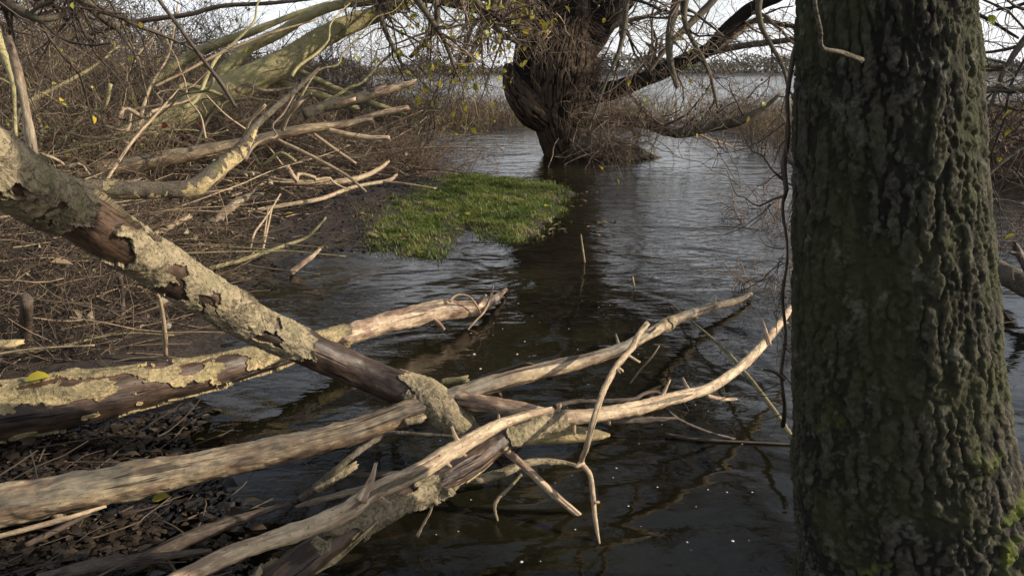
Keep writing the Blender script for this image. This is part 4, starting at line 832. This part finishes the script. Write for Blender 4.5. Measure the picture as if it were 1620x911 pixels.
overhang('dark twigs with yellow leaves hanging at the upper right edge', [[D(1900,-160,4.4,36), D(1720,-40,4.3,20), D(1640,40,4.3,13), D(1590,110,4.3,8), D(1560,190,4.3,5)], [D(1850,60,4.5,24), D(1700,130,4.4,14), D(1620,142,4.3,12), D(1580,140,4.3,11), D(1545,150,4.3,5)], [D(1800,160,4.4,20), D(1690,190,4.4,12), D(1600,245,4.4,7), D(1550,290,4.4,4)]], 60, 300, 600, 'twigdark', ('yleaf', 45, .06), (0,0,-.02))
overhang('bare twigs of a drooping branch in front of the willow limbs', [[D(1150,-140,9,20), D(1090,-20,9,14), D(1085,40,9,8), D(1120,110,9,6), D(1135,170,9,4)], [D(980,-140,9.5,20), D(990,-30,9.5,12), D(985,60,9.5,8), D(955,140,9.5,5), D(930,210,9.5,3)], [D(1230,-100,9,18), D(1200,20,9,10), D(1240,110,9,6), D(1250,180,8.8,5)]], 34, 170, 320, 'twigdark', ('yleaf', 14, .07))

# ---------------------------------------------------------------- straw heap, twig tangle, leaf litter (beyond counting) and the loose pieces on top
def inpoly(n, poly):
    lo, hi = poly.min(0), poly.max(0); out = np.zeros((0,2))
    while len(out) < n:
        P = rng.uniform(lo, hi, (n*2, 2)); out = np.vstack([out, P[sdf(P, poly) > 0]])
    return out[:n]
heap = PX([(-160,640),(-160,330),(60,330),(240,340),(350,375),(395,420),(355,470),(310,520),(250,560),(120,600),(-60,625)])
n_ = 900; p = inpoly(n_, heap); hz = height(p)+.58*sstep(0, .9, sdf(p, heap))*rng.random(n_)**.7+.02
az = rng.normal(.15, .75, n_)+math.pi*(rng.random(n_) < .5); d = np.column_stack([np.cos(az), np.sin(az), rng.normal(0, .16, n_)])
r_ = rng.uniform(.0022, .006, n_); Ln = rng.uniform(.15, 1.0, n_)
b = walk(np.column_stack([p, hz])-d*Ln[:,None]/2, d, Ln, 6, .11, (0,0,-.01), r_, r_*.7); b[0][...,2] = np.maximum(b[0][...,2], .03)
tag(put('straw_heap', twigmesh('straw_heap', [(*b, 4)], M['straw'])), 'heap of dry reeds washed up on the bank', kind='stuff')
n_ = 4200; p = inpoly(n_, heap); hz = height(p)+.6*sstep(0, .8, sdf(p, heap))*rng.random(n_)
b = walk(np.column_stack([p, hz]), rng.normal(0, 1, (n_,3))*[1,1,.5]+[0,0,.15], rng.uniform(.15,.6,n_), 6, .3, (0,0,-.05), rng.uniform(.0018,.004,n_), np.full(n_, .0015)); b[0][...,2] = np.maximum(b[0][...,2], .02)
c = spawn(*b, 4500, (.08,.3), (25,75), 5, .3, (0,0,-.03), .6, rmin=.0014)
tag(put('heap_twigs', twigmesh('heap_twigs', [b, c], M['heaptwig'])), 'dark fine twigs mixed into the reed heap', kind='stuff')
tang = PX([(-100,345),(-60,270),(150,262),(350,255),(500,248),(600,255),(660,266),(690,282),(620,300),(560,300),(480,330),(440,372),(390,402),(300,372),(120,350)])
n_ = 1600; p = inpoly(n_, tang); hz = height(p)+.55*sstep(0, 1.2, sdf(p, tang))*rng.random(n_)+.02
az = rng.uniform(0, 2*math.pi, n_); d = np.column_stack([np.cos(az), np.sin(az)*.6, rng.normal(.05, .3, n_)]); r_ = rng.uniform(.003, .009, n_)
b = walk(np.column_stack([p, hz]), d, rng.uniform(.4,1.6,n_), 7, .15, (0,0,-.03), r_, r_*.4); b[0][...,2] = np.maximum(b[0][...,2], .05)
c = spawn(*b, 5000, (.15,.6), (25,75), 6, .22, (0,0,-.02), .6, rmin=.0024); c[0][...,2] = np.maximum(c[0][...,2], .05)
tag(put('brushwood', twigmesh('brushwood', [(*b, 4), (*c, 3)], M['twig'])), 'tangled brown brushwood covering the left bank', kind='stuff')

# single reeds and sticks that lie on top of the heap
proto = []
for i in range(4):
    L_ = .9+.25*i; s = [np.array([0,0,0,.007]), np.array([L_*.35,.02*(i-1),.012*(i-2),.007]), np.array([L_*.7,.03*(2-i),.01,.006]), np.array([L_,.0,.0,.0045])]
    V, N, L, C, r = sweep(s, 7, .06, i, .1, 3, .0); vv, q, tri, ll = capped(V, L, C); proto.append(mesh('reed_stalk', vv, q, tri, {'lc': ll}, mat=M['stick' if i % 2 else 'olivestick']))
p = inpoly(46, heap); hz = height(p)+.52*sstep(0, .9, sdf(p, heap))+.03
for i in range(46):
    o = put('reed_stalk', proto[i % 4], None, (p[i,0]-.5, p[i,1], hz[i]), (rng.normal(0,.1), rng.normal(0,.10), rng.normal(.1,.35)), (rng.uniform(.6,1.2),)*3)
    tag(o, ('dry pale' if i % 2 else 'olive-tan')+' straight reed stalk lying loose on top of the reed heap at left', 'reed', 'loose stalks on the reed heap')
# single sunlit sticks on the brushwood
p = inpoly(44, PX([(330,290),(420,255),(560,252),(660,268),(640,290),(520,310),(430,360),(370,395),(330,360)])); hz = height(p)
for i in range(44):
    o = put('dry_stick', proto[1+2*(i % 2)], None, (p[i,0], p[i,1], hz[i]+rng.uniform(.05,.4)), (0, rng.normal(-.05,.22), rng.uniform(0, 6.28)), (rng.uniform(.5,1.1), rng.uniform(.7,1.6), rng.uniform(.7,1.6)))
    tag(o, 'sunlit dry stick lying on the brushwood above the mud', 'stick', 'loose sticks on the brushwood')
# thin shoots standing in the mud
for (pts, lab) in [([(395,400,.05,4),(402,370,.2,4),(420,345,.3,3),(443,308,.46,3)], 'thin upright shoot rising from the mud near the water edge'), ([(415,395,.05,3),(420,360,.2,3),(424,330,.3,2)], 'short thin shoot beside the taller one in the mud'), ([(430,330,.3,3),(418,385,.1,4),(414,402,.03,4)], 'thin leaning shoot at the muddy edge')]:
    stick('thin_shoot', lab, 'shoot', [Z(*q) for q in pts], 'stick', ns=6, ds=.03)

p = np.vstack([inpoly(420, heap), inpoly(380, tang)]); zz_ = height(p)+rng.uniform(.02, .5, 800)
tag(put('caught_leaves', leafmesh('caught_leaves', np.column_stack([p, zz_]), .075, M['deadleaf'], narrow=.3)), 'dead leaves caught in the heap and brushwood', kind='stuff')
# wet leaf litter
lit = PX([(-300,1000),(-200,640),(0,690),(150,680),(300,650),(335,650),(305,700),(365,760),(402,830),(388,1000)])
p = inpoly(9000, lit); hh = height(p); kp = (hh > .004) | (rng.random(9000) < .22); p = p[kp]; hh = np.maximum(hh[kp], -.001); n_ = len(p)
tag(put('leaf_litter', leafmesh('leaf_litter', np.column_stack([p, hh+rng.uniform(.002,.016,n_)]), .034, M['litter'], narrow=.3, tilt=.2)), 'dark wet leaf litter over the mud', kind='stuff')
p = inpoly(900, lit); hh = np.maximum(height(p), 0); tag(put('leaf_litter', leafmesh('leaf_litter', np.column_stack([p, hh+rng.uniform(.006,.016,900)]), .062, M['litter'], narrow=.3, tilt=.22)), 'larger wet brown leaves lying on the litter and shallow water', kind='stuff')
n_ = 170; p = inpoly(n_, lit); az = rng.normal(.5,.8,n_); d = np.column_stack([np.cos(az), np.sin(az), rng.normal(0,.1,n_)]); r_ = rng.uniform(.0015,.005,n_)
b = walk(np.column_stack([p, np.maximum(height(p), 0)+.015]), d, rng.uniform(.08,.4,n_), 5, .12, (0,0,0), r_, r_*.6)
tag(put('mud_twigs', twigmesh('mud_twigs', [(*b, 4)], M['twigdark'])), 'small broken twigs scattered in the wet litter', kind='stuff')
mudp = PX([(300,440),(395,440),(470,402),(600,396),(600,345),(700,290),(640,280),(480,320),(400,370),(280,420)])
p = inpoly(1300, mudp); tag(put('leaf_litter', leafmesh('leaf_litter', np.column_stack([p, height(p)+rng.uniform(.004,.015,1300)]), .05, M['litter'], narrow=.3, tilt=.25)), 'brown leaf litter on the mud beside the grass', kind='stuff')

# ---------------------------------------------------------------- grass
GP = np.array([Z(a, b, .0)[:2] for a, b in [(572,392),(598,350),(630,328),(668,306),(705,286),(742,277),(800,283),(880,292),(908,305),(892,332),(856,370),(806,390),(764,384),(739,364),(720,388),(702,414),(650,410),(605,402)]])
n_ = 60000; p = inpoly(n_, GP); q3 = np.column_stack([p, np.zeros(n_)]); keep = (sstep(-.02, .40, sdf(p, GP)+.30*fbm(q3*2.6, 3))*(.62+.8*fbm(q3*4+9, 3))) > rng.random(n_)*.62; p = p[keep]; n_ = len(p); q3 = q3[keep]
pe = inpoly(26000, np.array([GP.mean(0)+(g_-GP.mean(0))*1.32 for g_ in GP])); se = sdf(pe, GP); qe = np.column_stack([pe, np.zeros(len(pe))]); pe = pe[(se < .12) & (np.exp(se/.13)*np.clip(.5+1.6*fbm(qe*3+5, 3), 0, 1)*.45 > rng.random(len(pe))) & (height(pe) > -.035)]
p = np.vstack([p, pe]); n_ = len(p); q3 = np.column_stack([p, np.zeros(n_)])
hg_ = rng.uniform(.018, .05, n_)*np.clip(1+.7*pn(q3*2.5)+.9*pn(q3*9+2), .3, 2.0); a_ = rng.uniform(0, 6.28, n_); ln_ = rng.uniform(.2, 1.6, n_)*hg_; wd = rng.uniform(.002, .005, n_)
bs = np.column_stack([p, height(p)-.004]); sd_ = np.column_stack([np.sin(a_), -np.cos(a_), np.zeros(n_)])*wd[:,None]; fw = np.column_stack([np.cos(a_), np.sin(a_), np.zeros(n_)])
m_ = bs+fw*(ln_*.35)[:,None]; m_[:,2] += hg_*.6; tpp = bs+fw*ln_[:,None]; tpp[:,2] += hg_
V = np.stack([bs-sd_, bs+sd_, m_-sd_*.8, m_+sd_*.8, tpp], 1).reshape(-1, 3); i5 = np.arange(n_)[:,None]*5
tone = np.clip(.45+.7*fbm(q3*1.9+4, 3)+rng.normal(0,.2,n_), 0, 1)
tag(put('grass', mesh('grass', V, i5+np.array([[0,1,3,2]]), i5+np.array([[2,3,4]]), {'rv': np.repeat(tone, 5)}, mat=M['grass'])), 'short bright green grass on the low spit', kind='stuff')

# reeds across the channel
n_ = 34000; p = inpoly(n_, ISLE); keep = p[:,1] < 60; p = p[keep]; n_ = len(p); q3 = np.column_stack([p, np.zeros(n_)])
cl = pn(q3*.35+3); hg_ = rng.uniform(.25, 1.15, n_)*(1+.5*cl)*np.where(p[:,0] > 9, .8, 1.); a_ = rng.uniform(0, 6.28, n_); wd = rng.uniform(.004, .011, n_)
bs = np.column_stack([p, height(p)-.02]); sd_ = np.column_stack([np.sin(a_), -np.cos(a_), np.zeros(n_)])*wd[:,None]; le = (rng.normal(0,.5,(n_,2))+[.1,0])*hg_[:,None]
m_ = bs.copy(); m_[:,:2] += le*.35; m_[:,2] += hg_*.6; tpp = bs.copy(); tpp[:,:2] += le; tpp[:,2] += hg_*rng.uniform(.8,1,n_)
V = np.stack([bs-sd_, bs+sd_, m_-sd_*.8, m_+sd_*.8, tpp], 1).reshape(-1, 3); i5 = np.arange(n_)[:,None]*5
tone = np.clip(.45+.9*pn(q3*.5+8)+rng.normal(0,.18,n_), 0, 1)
tag(put('reed_bed', mesh('reed_bed', V, i5+np.array([[0,1,3,2]]), i5+np.array([[2,3,4]]), {'rv': np.repeat(tone, 5)}, mat=M['reed'])), 'brown and green reeds along the far side of the channel', kind='stuff')

# far wood across the lake
n_ = 1100; az = np.linspace(-1.0, 1.0, n_)+rng.normal(0,.004,n_); dist = rng.uniform(470, 540, n_); ht = 6+9*fbm(np.column_stack([az*11, np.zeros(n_), np.zeros(n_)]), 5, .7)+rng.uniform(-1,3,n_); m = 45
cx = np.repeat(np.sin(az)*dist, m); cy = np.repeat(np.cos(az)*dist, m); h_ = np.repeat(np.maximum(ht, 3), m)
pp = np.column_stack([cx+rng.normal(0,2.6,n_*m), cy+rng.normal(0,2.5,n_*m), 1.5+h_*rng.random(n_*m)**.8])
tag(put('far_wood', leafmesh('far_wood', pp, 1.5, M['far'], narrow=.5)), 'wooded far shore across the lake', kind='stuff')

# ---------------------------------------------------------------- fallen leaves and foam
lfY, lfD, lfG = leaf_one(M['yleaf'], .36), leaf_one(M['deadleaf'], .2), leaf_one(M['gleaf'], .36)
def leaf(me, px, py, lab, s, group=None, z=None, rz=None):
    q = Z(px, py, .06 if z is None else z); zz_ = max(gz1(q[0], q[1]), 0)+.02 if z is None else z
    if z is None: q = Z(px, py, zz_)
    tag(put('fallen_leaf', me, None, (q[0], q[1], zz_+.006), (rng.normal(0,.15), rng.normal(0,.15), rng.uniform(0,6.28) if rz is None else rz), (s,)*3), lab, 'leaf', group)
for px, py, lab, s in [(720,364,'yellow leaf lying in the grass near the notch of water',.09), (672,400,'yellow leaf at the front tip of the grass',.1), (680,318,'small yellow leaf at the back of the grass',.07), (737,338,'orange-yellow leaf in the middle of the grass',.1), (862,327,'yellow-green leaf at the right edge of the grass',.08), (906,306,'yellow leaf at the far right tip of the grass',.08), (488,323,'green-yellow leaf on the mud beside the thin sunlit branch',.1), (570,338,'yellow leaf on the brown mud left of the grass',.09), (450,340,'dull yellow leaf on mud below the lit branches',.09),
                       (240,793,'yellow-green leaf on the mud below the forked log',.065), (105,702,'curled yellow leaf on dark mud between the two left logs',.06), (308,698,'small olive-yellow leaf touching the upper side of the forked log',.045)]:
    leaf(lfY if 'olive' not in lab else lfG, px, py, lab, s)
leaf(lfY, 38, 604, 'flat yellow-green leaf lying on top of the tan-patched log', .10, z=.315, rz=.2); leaf(lfY, 62, 606, 'second yellow-green leaf on top of the tan-patched log', .06, z=.31, rz=2.6)
for px, py in [(690,325),(708,320),(655,290),(640,320),(700,372),(627,376),(646,380),(770,302),(745,395),(655,272),(820,315),(780,335),(660,345),(850,340)]:
    leaf(lfD, px, py, 'narrow pale willow leaf lying on the grass', rng.uniform(.07,.12), 'pale leaves on the grass')
for px, py in [(530,330),(560,345),(600,320),(618,318),(540,325),(505,330),(470,350),(575,325),(515,390),(585,372)]:
    leaf(lfD, px, py, 'narrow pale leaf lying on the brown mud', rng.uniform(.06,.11), 'pale leaves on the mud')
for px, py in rng.uniform([905,300],[950,330],(10,2)).tolist()+rng.uniform([850,345],[900,375],(12,2)).tolist()+rng.uniform([930,350],[985,372],(9,2)).tolist():
    leaf(lfD, px, py, 'brown dead leaf floating off the right edge of the grass', rng.uniform(.05,.11), 'floating leaves beside the grass', z=.004)
tag(put('fallen_leaf', lfD, None, tuple(Z(80,415,.5)[:3]), (.5,.3,1), (.13,)*3), 'white dead leaf lying on the reed heap', 'leaf')
bm_v = []; ic = []
def foam_mesh():
    n = 9; V = [(0,0,.35)]+[(math.cos(i*6.283/n)*.6,math.sin(i*6.283/n)*.6,.27) for i in range(n)]+[(math.cos(i*6.283/n),math.sin(i*6.283/n),-.05) for i in range(n)]
    t = [(0,1+i,1+(i+1) % n) for i in range(n)]; q = [(1+i,1+n+i,1+n+(i+1) % n,1+(i+1) % n) for i in range(n)]
    k = NT('foam'); m = k.fin((.55,.54,.50), .5); return mesh('foam_fleck', V, q, t, mat=m)
fm = foam_mesh()
FO = [(825,888,7),(1159,855,6),(1087,857,4),(994,800,4),(970,755,3),(1040,770,3),(910,837,3),(855,887,3),(745,790,3),(725,840,3),(690,845,3),(1150,778,3),(1190,778,4),(1174,702,3),(1120,774,3),(975,740,3),(1010,560,2),(750,560,5),(760,583,4),(818,560,4),(830,540,3),(795,520,3),(745,527,3),(780,530,2),(842,500,2),(900,520,3),(770,470,3),(820,480,3),(1060,600,2),(1100,640,2)]
for px, py, s in FO+[(a, b, 2) for a, b in rng.uniform([690,480],[1230,880],(28,2))]:
    q = Z(px, py, .001); sz = s/2*np.linalg.norm(q[:2])/FPX*rng.uniform(.8,1.2)
    tag(put('foam_fleck', fm, None, (q[0], q[1], .001), (0,0,rng.uniform(0,6)), (sz, sz*rng.uniform(.7,1.1), sz)), 'white foam fleck floating on the dark water', 'foam', 'foam flecks on the water')
